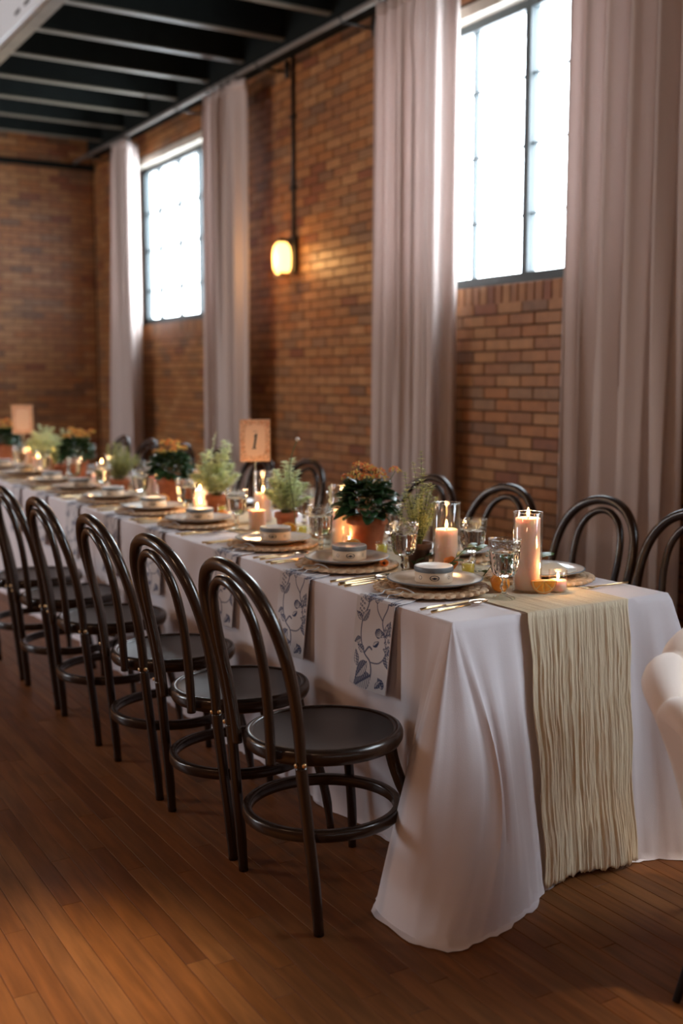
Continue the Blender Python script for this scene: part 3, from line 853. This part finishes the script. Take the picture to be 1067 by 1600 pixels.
def napkin_mesh(slip=.05, seed=0):
    r = random.Random(seed); nx, ny = 92, 210; p1 = r.uniform(0, 6)
    hang = .275; top = .13; hx_ = .0
    # local: origin at table edge top, +x to the plate; y across
    tot = hang+top
    def f(u, v):
        s = v*tot
        if s < hang:
            d = hang-s; k = d/hang
            x = -.0115-.008*sin(u*5+p1)*k-.004*k; z = -d
            if d < .01: x = -.0115+.0; 
            y = (u-.5)*.198*(1-.02*k)+slip*k
        else:
            d = s-hang; x = -.0115+d; g = min(1, d/.10)
            x = d-.006; z = .0018 if d > .006 else -.003+d*.8
            z += .001*g*abs(sin(u*9+p1))*(g)
            y = (u-.5)*(.198-.075*g*g)
        return (x, y, z)
    b = MB(); b.grid(f, nx, ny)
    o = b.obj('napkin_cloth', nap)
    at = o.data.color_attributes.new('print', 'FLOAT_COLOR', 'POINT')
    import numpy as np
    c = np.ones((ny+1, nx+1, 4)); c[..., :3] = PRINT; at.data.foreach_set('color', c.ravel())
    solid(o, .0022, 0)
    return o
def make_napkin():
    t = thing('printed_napkin', '', 'napkin')
    napkin_mesh().parent = t
    for k in range(2):
        s = 1 if k else -1
        pts = [(.085, .0, .012), (.07, .018*s, .02), (.045, .035*s, .018), (.03, .02*s+.01, .012), (.012, .03*s+.005, .010), (-.004, .045*s, .012)]
        MB().tube(catmull(pts, 5), .0022, 5, sq=.3).obj('ribbon_tail', ribbon, t)
    pts = [(.085+.0*cos(a)+.004, .05*cos(a), .013+.011*sin(a)) for a in [2*pi*i/20 for i in range(20)]]
    MB().tube([(p[0], p[1], max(p[2], .006)) for p in pts], .003, 6, True, sq=.4).obj('ribbon_band', ribbon, t)
    return t
P_nap = Proto(make_napkin)

gob_fn = lambda a, z, r: (.0013*sin(10*a+z*180)*sin(z*210) if .085 < z < .15 else (.0011*abs(sin(24*a)) if .150 < z < .160 else 0))
def make_goblet():
    t = thing('water_goblet', '', 'glass')
    MB().lathe([(0,0),(.033,0),(.0345,.002),(.030,.006),(.016,.010),(.008,.016),(.0065,.024),(.011,.030),(.0125,.037),(.009,.044),(.0075,.054),(.011,.060),(.010,.064),(0,.0645)], 40, fn=lambda a, z, r: .0010*sin(12*a) if z < .012 else 0).obj('foot_and_stem', solid_glass, t)
    MB().lathe([(0,.0648),(.015,.0655),(.027,.070),(.0345,.079),(.0375,.088),(.0390,.096),(.0400,.104),(.0408,.112),(.0415,.120),(.0422,.128),(.0430,.136),(.0434,.140),(0,.140)], 72, fn=lambda a, z, r: .0024*sin(10*a+z*200)*sin(z*200)+.0008*sin(20*a-z*300) if r > .02 else 0).obj('bowl', solid_glass, t)
    MB().lathe([(.0434,.1402),(.0442,.147),(.0447,.150),(.0452,.154),(.0457,.158),(.0462,.162),(.0472,.170),(.0485,.176),(.0462,.1765),(.0448,.170),(.0430,.1402)], 96, fn=lambda a, z, r: .0015*abs(sin(24*a)) if .148 < z < .160 else 0).obj('rim', glass_p, t)
    return t
def make_shot():
    t = thing('shot_glass', '', 'glass')
    MB().lathe([(0,0),(.0175,0),(.019,.002),(.0225,.064),(.0215,.0645),(.0205,.060)], 26).obj('glass', glass_t, t)
    MB().lathe([(0,.006),(.0165,.006),(.0200,.052),(0,.052)], 24).obj('yellow_drink', yellow, t)
    return t
def flame_obj(par, z, L=.028):
    MB().lathe([(0,0),(.0028,.003),(.0046,.008),(.0044,.013),(.0028,.020),(.0012,.025),(0,L)], 10).obj('flame', flame, par, loc=(0,0,z))
    l = bpy.data.lights.new('flame_light', 'POINT'); l.energy = .5; l.color = (1, .55, .22); l.shadow_soft_size = .012
    o = bpy.data.objects.new('flame_light', l); COL.objects.link(o); o.parent = par; o.location = (0, 0, z+L+.008)
def make_candle(h, r=.037):
    t = thing('pillar_candle', '', 'candle')
    MB().lathe([(0,0),(r-.001,0),(r,.002),(r,h-.003),(r-.002,h),(r-.006,h-.001),(r*.5,h-.005),(0,h-.006)], 36).obj('wax', wax, t)
    MB().tube([(0,0,h-.006),(.0006,0,h),(.002,0,h+.007)], .0011, 5).obj('wick', wick_m, t)
    flame_obj(t, h+.003); return t
def candle(loc, h, label, r=.037):
    o = make_candle(h, r); o.location = loc; tag(o, label, None, 'lit pillar candles'); return o
def cyl(loc, h, label, r=.0445):
    t = thing('hurricane_vase', label, 'candle holder', loc, 0, 'clear glass cylinders around candles')
    MB().lathe([(0,.001),(r-.001,.001),(r,.003),(r,h-.001),(r-.001,h),(r-.0025,h-.001),(r-.0025,.006),(0,.006)], 44).obj('glass_wall', glass_t, t)
    MB().tube([(r*cos(a)-.001*cos(a), r*sin(a)-.001*sin(a), h) for a in [2*pi*i/44 for i in range(44)]], .0014, 6, True).obj('glass_rim', glass_p, t)
    return t
def votive(loc, label):
    t = thing('votive_candle', label, 'candle', loc, 0, 'votive candles')
    MB().lathe([(0,0),(.024,0),(.0265,.002),(.0275,.066),(.0262,.0665),(.0255,.062)], 32).obj('glass_cup', glass_t, t)
    MB().lathe([(0,.004),(.0245,.004),(.0255,.036),(0,.035)], 28).obj('wax', wax, t)
    flame_obj(t, .037, .024); return t
P_gob, P_shot = Proto(make_goblet), Proto(make_shot)

LY = [2.67, 3.16, 3.70, 4.41, 4.95, 5.53, 6.10, 6.62, 7.25, 7.82]
RY = [2.66, 3.14, 3.80, 4.95, 5.60, 6.2, 6.9, 7.5]
LXp, RXp = 1.922, 2.338
for i, y in enumerate(LY):
    w = '%s setting from near end, left side' % ORD[i]
    P_mat((LXp, y, TZ+.0030), .2*i, 'round braided straw placemat, ' + w, 'placemats left side')
    P_plate((LXp+(.012 if i == 0 else 0), y-.0, TZ+.0185), 0, 'grey-cream dinner plate, ' + w, 'plates left side')
    P_tin((LXp+.012, y+.005, TZ+.0270), [0, .1, -.1][i % 3], 'cream round tin with pale lid on plate, ' + w, 'tins on plates left side')
    P_nap((TX0, y-.035, TZ-.0005), 0, 'blue botanical print napkin over table edge, ' + w, 'napkins left side')
    P_knife((1.724, y-.226, TZ), .17, 'gold-handled knife beside plate, ' + w, 'cutlery left side')
    P_spoon((1.728, y-.272, TZ), .19, 'gold-handled spoon beside plate, ' + w, 'cutlery left side', 1.12)
    if i < 9 and LY[min(i, 9)]:
        P_fork((1.722, y+.175, TZ), .10, 'inner gold-handled fork left of plate, ' + w, 'cutlery left side')
        P_fork((1.718, y+.205, TZ), .09, 'outer gold-handled fork left of plate, ' + w, 'cutlery left side')
    P_gob((2.028 if i == 0 else 1.995, y-.212 if i == 0 else y-.235, TZ), .3*i, 'pressed glass water goblet, ' + w, 'goblets left side')
for i, y in enumerate(RY):
    w = '%s setting from near end, window side' % ORD[i]
    P_mat((RXp, y, TZ-.001), .3*i, 'round braided straw placemat, ' + w, 'placemats window side')
    P_plate((RXp, y, TZ+.0150), 0, 'grey-cream dinner plate, ' + w, 'plates window side')
    if i: P_tin((RXp, y, TZ+.0236), 2.2, 'cream round tin with pale lid on plate, ' + w, 'tins on plates window side')
    P_knife((2.512, y+.205, TZ), pi+.03, 'gold-handled knife beside plate, ' + w, 'cutlery window side')
    P_fork((2.512, y-.20 if i else y-.215, TZ), pi-.04, 'gold-handled fork beside plate, ' + w, 'cutlery window side')
    P_gob((2.236 if i == 0 else 2.252, y+(.215 if i == 0 else .25), TZ), .5*i, 'pressed glass water goblet, ' + w, 'goblets window side')
# crumpled napkin and sheer fold on the near window-side plate
def crump(u, v):
    a = (u-.5)*.17; c = (v-.5)*.20
    e = max(0, 1-((u-.5)**2+(v-.5)**2)*3.6)
    return (a+.01*sin(v*9), c+.01*sin(u*8), .004+.030*e*(.6+.4*sin(u*11+v*7)*sin(v*13)))
o = MB().grid(crump, 40, 40).obj('folded_napkin', mat('crumpled_white_linen', (.68, .66, .60), .8, transl=.2), loc=(RXp, 2.66, TZ+.0265)); solid(o, .0015)
tag(o, 'crumpled off-white folded cloth on the near window-side plate', 'napkin')

# ------------------------------------------------------------------ fruit
def orange_wedge(loc, rz, label, r=.039, tiltx=0):
    t = thing('orange_half', label, 'fruit', loc, rz)
    # half disc standing on its curved rind, flat face towards -y
    b = MB(); n = 24
    def shell(u, v): a = pi+pi*u; ph = (v)*pi/2; return (r*cos(a)*1.0*cos(ph*.0)*sqrt(max(0, 1-(v*.8)**2)), v*r*.8, r+r*sin(a)*sqrt(max(0, 1-(v*.8)**2)))
    b.grid(shell, n, 8); b.obj('rind', rind, t)
    def disc(r0, r1, yy, m_, nm):
        b = MB(); b.grid(lambda u, v: ((r0+(r1-r0)*v)*cos(pi+pi*u), yy, r+(r0+(r1-r0)*v)*sin(pi+pi*u)), n, 2); b.obj(nm, m_, t)
    disc(r*.93, r, -.0002, rind, 'peel_edge'); disc(r*.86, r*.93, -.0004, pith, 'pith')
    for k in range(4):
        a0 = pi+pi*k/4+.04; a1 = pi+pi*(k+1)/4-.04
        b = MB(); b.grid(lambda u, v: (r*(.08+.78*v)*cos(a0+(a1-a0)*u), -.0012-.001*sin(pi*u)*sin(pi*v), r+r*(.08+.78*v)*sin(a0+(a1-a0)*u)), 6, 5); b.obj('segment', flesh, t)
    b = MB(); b.grid(lambda u, v: (r*(2*u-1), r*.8*v*sqrt(max(0, 1-(2*u-1)**2)), r), 20, 4); b.obj('cut_top', flesh, t)
    b = MB(); b.grid(lambda u, v: (r*.86*v*cos(pi+pi*u), -.0001, r+r*.86*v*sin(pi+pi*u)), n, 2); b.obj('membrane', pith, t)
    return t
def orange_disc(loc, rz, label, r=.036, tilt=1.2):
    """half an orange leaning so its round cut face shows towards -y"""
    t = thing('orange_half', label, 'fruit', loc, rz)
    M = Matrix.Rotation(tilt, 4, 'X')
    def add(b, nm, m_):
        for i in range(len(b.v)): b.v[i] = tuple((M @ Vector(b.v[i]))+Vector((0, 0, r*.99)))
        return b.obj(nm, m_, t)
    add(MB().lathe([(r*.93,0)]+[(r*cos(a), -r*sin(a)*.85) for a in [pi/2*k/8 for k in range(8)]]+[(0,-r*.85)], 30), 'rind', rind)
    add(MB().lathe([(r*.86,.0002),(r*.94,.0002)], 30), 'pith', pith)
    for k in range(9):
        a0 = 2*pi*k/9+.04; a1 = 2*pi*(k+1)/9-.04
        add(MB().grid(lambda u, v: (r*(.08+.78*v)*cos(a0+(a1-a0)*u), r*(.08+.78*v)*sin(a0+(a1-a0)*u), .0006), 4, 3), 'segment', flesh)
    return t
def small_fruit(loc, label, r=.024):
    t = thing('kumquat', label, 'fruit', loc)
    MB().ell((0,0,r*.95), r, r*.98, r*.95, 18, 12).obj('rind', rind, t)
    MB().lathe([(0,.001),(.003,.0005),(.0035,0)], 6, (0,0,r*1.89)).obj('stem_end', stem_m, t)
    return t

# ------------------------------------------------------------------ plants
def pot(b, r1, r2, h, seg=36):
    b.lathe([(0,0),(r1,0),(r1+.001,.002),(r2-.005,h*.74),(r2+.001,h*.75),(r2+.003,h*.78),(r2+.003,h-.003),(r2,h),(r2-.004,h),(r2-.006,h-.01),(r2-.008,h*.8)], seg)
def make_kal():
    r = random.Random(31); t = thing('potted_kalanchoe', '', 'potted plant')
    b = MB(); pot(b, .050, .073, .145); b.obj('pot', terra, t)
    MB().lathe([(.066,.128),(.03,.135),(0,.136)], 20).obj('soil', soil, t)
    meshes = []
    for k in range(3):
        o = MB().leaf((0,0,0), (1,0,.0), (0,0,1), .050+.005*k, .046, .22+.1*k, 7).obj('leaf', leaf_d); solid(o, .0016); meshes.append(o.data); bpy.data.objects.remove(o)
    for k in range(120):
        q = (k+.5)/120; el = math.radians(-12+80*q); az = k*2.39996
        rr_ = .074*cos(el)*r.uniform(.75, 1.1); base = Vector((rr_*cos(az), rr_*sin(az), .158+.088*sin(max(el, -.1))+.008*r.uniform(-1, 1)))
        e2 = el*.62+.12+r.uniform(-.25, .25); a2 = az+r.uniform(-.5, .5)
        d = Vector((cos(a2)*cos(e2), sin(a2)*cos(e2), sin(e2))); nn = Vector((-cos(a2)*sin(e2), -sin(a2)*sin(e2), cos(e2)))
        M = Matrix((d, nn.cross(d), nn)).transposed().to_4x4() @ Matrix.Rotation(r.uniform(-.5, .5), 4, 'X')
        o = bpy.data.objects.new('leaf', meshes[k % 3]); COL.objects.link(o); o.parent = t
        sc = r.uniform(.8, 1.15); M.translation = base; o.matrix_local = M @ Matrix.Scale(sc, 4)
        o.modifiers.new('solid', 'SOLIDIFY').thickness = .0012
    for k in range(13):
        az = k*2.4; d = .078*sqrt((k+.5)/13); x, y = d*cos(az)-.008, d*sin(az); z = .335-d*.9+r.uniform(-.02, .016)
        if k == 12: x, y, z = .088, -.05, .305
        MB().tube([(x*.3, y*.3, .17), (x*.8, y*.8, z-.04), (x, y, z-.004)], .0018, 5).obj('stem', stem_m, t)
        b = MB()
        for j in range(19):
            a = j*2.4; rr_ = .019*sqrt((j+.5)/19); cx, cy, cz = x+rr_*cos(a)*1.2, y+rr_*sin(a)*1.2, z+.010-rr_*rr_*45+r.uniform(-.003, .003)
            b.cur = 1 if r.random() < .45 else 0
            if b.cur: b.ell((cx, cy, cz), .003, .003, .0048, 6, 4)
            else:
                for q in range(4):
                    aa = q*pi/2+a; b.leaf((cx, cy, cz), (cos(aa), sin(aa), .9 if q % 2 else .1), (0,0,1), .0085, .0085, .2, 2)
        b.obj('flower_cluster', [fl_o, fl_y], t)
    return t
def make_herb(m_leaf, seed, H=.20, spread=.075, nb=20, potr=.042, poth=.088, potm=None, lw=.014, ll=.024, tall=None, lean=.9):
    r = random.Random(seed); t = thing('potted_herb', '', 'potted plant')
    b = MB(); pot(b, potr*.72, potr, poth, 28); b.obj('pot', potm or terra, t)
    MB().lathe([(potr-.004,poth-.012),(0,poth-.008)], 16).obj('soil', soil, t)
    for k in range(nb):
        az = k*2.4; q = sqrt((k+.5)/nb); d = spread*q; h = H*(1-.5*q*q)*r.uniform(.6, 1.15)
        if tall and k in tall: h = H*tall[k]
        x, y = d*cos(az), d*sin(az)
        P = catmull([(x*.12, y*.12, poth-.012), (x*.5, y*.5, poth+h*.35), (x*.95+r.uniform(-.01,.01), y*.95, poth+h*.75), (x*1.15+r.uniform(-.012,.012), y*1.15, poth+h)], 5)
        b = MB(); b.cur = 1; b.tube(P, [.0018-.0009*i/len(P) for i in range(len(P))], 5); b.cur = 0
        for i in range(3, len(P)):
            dirv = (P[i]-P[i-1]).normalized(); rep = 2
            for j in range(rep):
                a = i*1.9+j*pi; s = .65+.5*sin(pi*i/len(P))
                b.leaf(P[i], (cos(a), sin(a), r.uniform(.1, .6)), (0,0,1), ll*s, lw*s, .15, 3)
                b.leaf(P[i], (cos(a+1.4), sin(a+1.4), r.uniform(.2, .9)), (0,0,1), ll*s*.8, lw*s*.9, .15, 3)
        b.obj('sprig', [m_leaf, stem_m], t)
    return t
def sprig(loc, rz, label, n=7, L=.17, rise=.06, lf=.045, m_=None):
    t = thing('leafy_sprig', label, 'greenery', loc, rz)
    P = catmull([(0,0,.003), (L*.35,.012,rise*.55), (L*.7,-.004,rise), (L,.008,rise*.9)], 6)
    MB().tube(P, .0014, 5).obj('stem', stem_m, t)
    r = random.Random(int(L*1000)+n)
    for k in range(n):
        i = int((k+1.2)/(n+.5)*(len(P)-1)); s = 1 if k % 2 else -1
        o = MB().leaf((0,0,0), (1, s*.9, .5+.3*r.random()), (0,-.2,1), lf*r.uniform(.8,1.1), lf*.46, .2, 6).obj('leaf', m_ or leaf_r, t, loc=P[i]); solid(o, .0006)
    return t
def ranunculus(loc, label, r=.024, tilt=.9, rz=0, hz=.022):
    t = thing('ranunculus_flower', label, 'flower', loc, rz)
    for ring, (n, rr_, el) in enumerate(((5, 1, .25), (5, .8, .6), (4, .55, 1.0))):
        for k in range(n):
            a = 2*pi*k/n+ring*.6; d = Vector((cos(a)*cos(el), sin(a)*cos(el), sin(el)))
            d = Matrix.Rotation(tilt, 3, 'X') @ d; nn = Matrix.Rotation(tilt, 3, 'X') @ Vector((0,0,1))
            MB().leaf((0,0,hz), d, nn, r*rr_, r*.95*rr_+.004, -.2, 5).obj('petal', fl_o, t)
    c = Matrix.Rotation(tilt, 3, 'X') @ Vector((0,0,.005)); MB().ell((c.x, c.y, hz+c.z), .006, .006, .006, 8, 6).obj('centre', fl_c, t)
    MB().tube([(0,.002,0),(0,.004,hz*.5),(0,0,hz)], .0025, 5).obj('stem', stem_m, t)
    return t

# ------------------------------------------------------------------ centre of the table
Z = TZ+.0015
candle((2.163, 2.515, Z+.0062), .215, 'tall lit peach pillar candle at the near end in a glass cylinder')
cyl((2.163, 2.515, Z), .238, 'tall clear glass cylinder around the nearest tall candle')
votive((2.232, 2.455, Z), 'small glass votive candle on the runner beside the orange piece')
orange_wedge((2.172, 2.448, Z), -.45, 'half orange slice in front of the nearest tall candle', r=.0385)
small_fruit((2.078, 2.535, Z), 'whole small orange right behind the nearest goblet stem', .028)
small_fruit((2.118, 2.60, Z), 'small orange fruit left of the tall near candle', .021)
P_shot((2.118, 2.745, Z), 0, 'shot glass of yellow drink just behind the nearest tin', 'shot glasses of yellow drink')
candle((2.135, 2.885, Z+.0062), .140, 'lit pillar candle in a cylinder beside the potted herb, second from the near end')
cyl((2.135, 2.885, Z), .232, 'clear glass cylinder around the second nearest candle')
P_herb1 = make_herb(leaf_y, 3, .225, .060, 26, .043, .085, terra_d, .008, .017, {0: 1.35, 4: 1.2, 9: 1.05}); P_herb1.location = (2.12, 3.02, Z)
tag(P_herb1, 'olive-green wispy herb in a dark pot beside the second candle')
P_kal = Proto(make_kal)
P_kal((2.135, 3.37, Z), 0, 'large orange-flowering kalanchoe in a terracotta pot, nearest one', 'kalanchoes in terracotta pots')
P_shot((2.105, 3.225, Z), 0, 'shot glass of yellow drink in front of the nearest kalanchoe pot', 'shot glasses of yellow drink')
orange_disc((2.04, 3.31, Z), -.35, 'halved orange leaning against the nearest kalanchoe pot', .035)
candle((2.115, 3.515, Z+.0062), .140, 'lit candle left of the nearest kalanchoe pot')
cyl((2.115, 3.515, Z), .235, 'clear glass cylinder behind the carafe, left of the nearest kalanchoe')
# carafe
cf = thing('glass_carafe', 'teardrop clear glass carafe of water with a green sprig in its neck', 'carafe', (2.085, 3.545-.06, Z))
cf.location = (2.13, 3.625, Z)
MB().lathe([(0,.001),(.040,.001),(.046,.008),(.047,.025),(.042,.055),(.032,.095),(.022,.135),(.015,.165),(.0145,.19),(.018,.205),(.0165,.2055),(.0135,.19),(.0135,.165)], 40).obj('bottle', glass_t, cf)
MB().lathe([(0,.004),(.038,.004),(.0440,.012),(.0445,.026),(.0395,.055),(.033,.085),(0,.085)], 36).obj('water', water, cf)
b = MB(); b.tube([(0,0,.02),(.004,.002,.12),(-.002,0,.215)], .0016, 5)
for k in range(9): b.leaf((0,0,.15+.008*k), (cos(k*2.2)*.4, sin(k*2.2)*.4, 1), (cos(k*2.2), sin(k*2.2), 0), .022, .010, .1, 3)
b.obj('sprig', leaf_h, cf)
herb = Proto(lambda: make_herb(leaf_h, 8, .175, .085, 20, .046, .088, terra, .017, .028, {2: 1.25, 7: 1.2}))
herb((2.13, 3.985, Z), 0, 'pale green herb in a small terracotta pot below the number card', 'pale herbs in small terracotta pots')
bl_ = thing('ball_flower', 'thin curved stem with a small white ball flower above the pale herb', 'flower', (2.13, 3.90, Z))
MB().tube(catmull([(0,0,0),(-.01,.0,.12),(-.03,0,.24),(-.018,0,.33),(.005,-.0,.385)], 5), .0022, 5).obj('stem', stem_m, bl_)
MB().ell((.008,0,.392), .009, .009, .009, 10, 8).obj('flower_head', fl_w, bl_)
P_shot((2.10, 3.80, Z), 0, 'shot glass of yellow drink beside the orange half by the pale herb', 'shot glasses of yellow drink')
orange_disc((2.075, 3.865, Z), -.5, 'halved orange beside the pale herb below the number card', .036, .7)
votive((2.075, 3.475+.12-.2, Z), 'votive candle glowing between the carafe and the kalanchoe pot')
candle((2.085, 4.16, Z), .082, 'short lit candle standing in the open below the number card', .036)
candle((2.215, 4.36, Z+.0062), .125, 'lit candle in a glass cylinder right below the number card')
cyl((2.215, 4.36, Z), .225, 'clear glass cylinder below the number card')
# number cards
def numcard(loc, rz, label, num, zb, zt, w=.145, zsc=1):
    t = thing('table_number_card', label, 'sign', loc, rz)
    MB().lathe([(0,0),(.03,0),(.03,.003),(.006,.006),(0,.006)], 20).obj('stand_base', gold, t)
    MB().tube([(0,.003,.005),(0,.003,zb*.5),(0,.003,zb+.02)], .0022, 6).obj('stand_rod', gold, t)
    MB().box(-w/2, w/2, -.0015, .0015, zb, zt).obj('card', card, t, smooth=False)
    mg = w*.17; 
    b = MB(); n = 40; c = b.vert((0,-.0019,(zb+zt)/2)); ring = []
    for k in range(n):
        a = 2*pi*k/n; hw, hh = w/2-mg, (zt-zb)/2-mg; e = (abs(cos(a))**4+abs(sin(a))**4)**-.25
        ring.append(b.vert((hw*cos(a)*e, -.0019, (zb+zt)/2+hh*sin(a)*e*(1+.04*cos(8*a)))))
    for k in range(n): b.face(c, ring[(k+1) % n], ring[k])
    b.obj('printed_panel', card_in, t, smooth=False)
    b = MB()
    for k in range(60):
        r = R0; e = r.choice((0, 1)); s = r.choice((-1, 1))
        x, z = (s*(w/2-.012)+r.uniform(-.006,.006), r.uniform(zb+.008, zt-.008)) if e else (r.uniform(-w/2+.008, w/2-.008), (zb+.013 if s < 0 else zt-.013)+r.uniform(-.006,.006))
        a = r.uniform(0, 6); b.leaf((x, -.0021, z), (cos(a), 0, sin(a)), (0,-1,0), .010, .005, 0, 2)
    tag(b.obj('printed_border', MATS.get('coral_ink') or mat('coral_ink', (.72, .30, .16), .8), t, smooth=False), kind='stuff')
    if num:
        zc = (zb+zt)/2-.004; h = .034; sh = .30
        P = [(-.0105,-h),(.0085,-h),(.0085,-h+.004),(.0030,-h+.0045),(.0030,h),(-.0008,h),(-.0095,h-.010),(-.0095,h-.014),(-.0035,h-.0115),(-.0035,-h+.0045),(-.0105,-h+.004)]
        b = MB(); f_ = []
        # stem, foot, flag as three polygons
        def poly(pts): b.face(*[b.vert((x+z*sh*.55, -.0025, zc+z)) for x, z in pts])
        poly([(-.0055,-h),(.0045,-h),(.0045,h),(-.0050,h)]); poly([(-.0105,-h),(-.0035,-h),(-.0035,-h+.004),(-.0105,-h+.0035)])
        poly([(.0030,-h),(.0095,-h),(.0095,-h+.0035),(.0030,-h+.004)]); poly([(-.0035,h),(-.0105,h-.012),(-.0105,h-.015),(-.0035,h-.010)])
        b.obj('numeral_one', ink, t, smooth=False)
        b = MB()
        for k in range(5): b.box(-.011+k*.005, -.0085+k*.005, -.0024, -.0020, zt-.055, zt-.052)
        b.obj('small_heading', ink, t, smooth=False)
    return t
numcard((2.235, 4.475, Z), -.12, 'coral number card reading 1 on a stand above the candles', 1, .262, .452)
numcard((2.16, 8.10, Z), -.1, 'faint pink card on a stand far down the table, at the left edge', 0, .235, .445, .15)
herb((2.13, 4.67, Z), 1.1, 'tall pale green herb left of the number card', 'pale herbs in small terracotta pots', 1.12)
b = MB(); t_ = thing('wispy_stem', 'wispy flowering stem rising above the herb left of the number card', 'flower', (2.15, 4.76, Z))
P = catmull([(0,0,0),(-.01,0,.15),(.0,0,.28),(.02,0,.375)], 5); b.tube(P, .0016, 5)
for i in range(8, len(P)): b.leaf(P[i], (cos(i*2.1), sin(i*2.1), .7), (0,0,1), .02, .009, .1, 3)
b.obj('stem', leaf_h, t_)
P_shot((2.11, 4.60-.03, Z), 0, 'shot glass of yellow drink left of the short candle group', 'shot glasses of yellow drink')
small_fruit((2.09, 4.52, Z), 'small orange fruit beside the shot glass left of the candle group', .025)
candle((2.13, 4.86, Z), .10, 'lit candle just left of the tall pale herb', .034)
candle((2.10, 4.79, Z), .045, 'very short glowing candle behind the fourth tin', .028)
P_kal((2.13, 5.22, Z), 1.7, 'large orange-flowering kalanchoe in terracotta, second from the near end', 'kalanchoes in terracotta pots')
orange_disc((2.045, 5.12, Z), -.4, 'halved orange in front of the second kalanchoe pot', .034)
P_shot((2.035, 5.215, Z), 0, 'shot glass of yellow drink in front of the second kalanchoe pot', 'shot glasses of yellow drink')
candle((2.13, 5.47, Z), .130, 'lit candle directly left of the second kalanchoe pot', .035)
P_herb2 = make_herb(leaf_y, 14, .20, .11, 34, .058, .07, terra, .010, .019); P_herb2.location = (2.13, 5.98, Z)
tag(P_herb2, 'bushy olive-green herb in a red clay pot left of the second kalanchoe')
candle((2.10, 6.26, Z), .08, 'short lit candle left of the bushy olive herb', .037)
candle((2.17, 6.40, Z), .125, 'lit candle right in front of the third kalanchoe', .034)
P_kal((2.13, 6.76, Z), .6, 'orange-flowering kalanchoe, third from the near end, beside the far curtain', 'kalanchoes in terracotta pots')
herb((2.11, 7.04, Z), 2, 'pale green herb right behind the third kalanchoe', 'pale herbs in small terracotta pots')
herb((2.13, 7.36, Z), .4, 'pale green herb left of the third kalanchoe', 'pale herbs in small terracotta pots')
candle((2.07, 7.12, Z), .125, 'lit candle in front of the herbs left of the third kalanchoe', .037)
candle((2.11, 7.55, Z), .10, 'lit candle below the faint pink card, right one', .037)
candle((2.13, 7.86, Z), .13, 'lit candle at the far left below the faint pink card', .037)
herb((2.17, 7.72, Z), 2.4, 'pale green herb next to the faint pink card', 'pale herbs in small terracotta pots')
P_kal((2.13, 8.5, Z), 2.6, 'orange-flowering kalanchoe cut by the left edge of the photo', 'kalanchoes in terracotta pots')
# greenery and small blooms
sprig((2.045, 2.80, Z), -.6, 'ruscus sprig lying in front of the second candle', 8, .12, .10, .052, leaf_r)
sprig((2.19, 2.76, Z), -1.9, 'leafy sprig between the nearest goblet and the shot glass', 9, .15, .095, .055)
sprig((2.20, 2.60, Z), .2, 'leafy sprig right of the tall near candle', 7, .11, .075, .060)
sprig((2.06, 2.96, Z), .5, 'dark leafy sprig beside the dark herb pot', 7, .09, .04, .036, leaf_d)
ranunculus((2.102, 2.818, Z), 'orange ranunculus flower in front of the second candle', .027, .9, -.5, .040)
ranunculus((1.985, 3.03, Z), 'orange bloom by the second goblet from the near end', .018, .8, -.3)
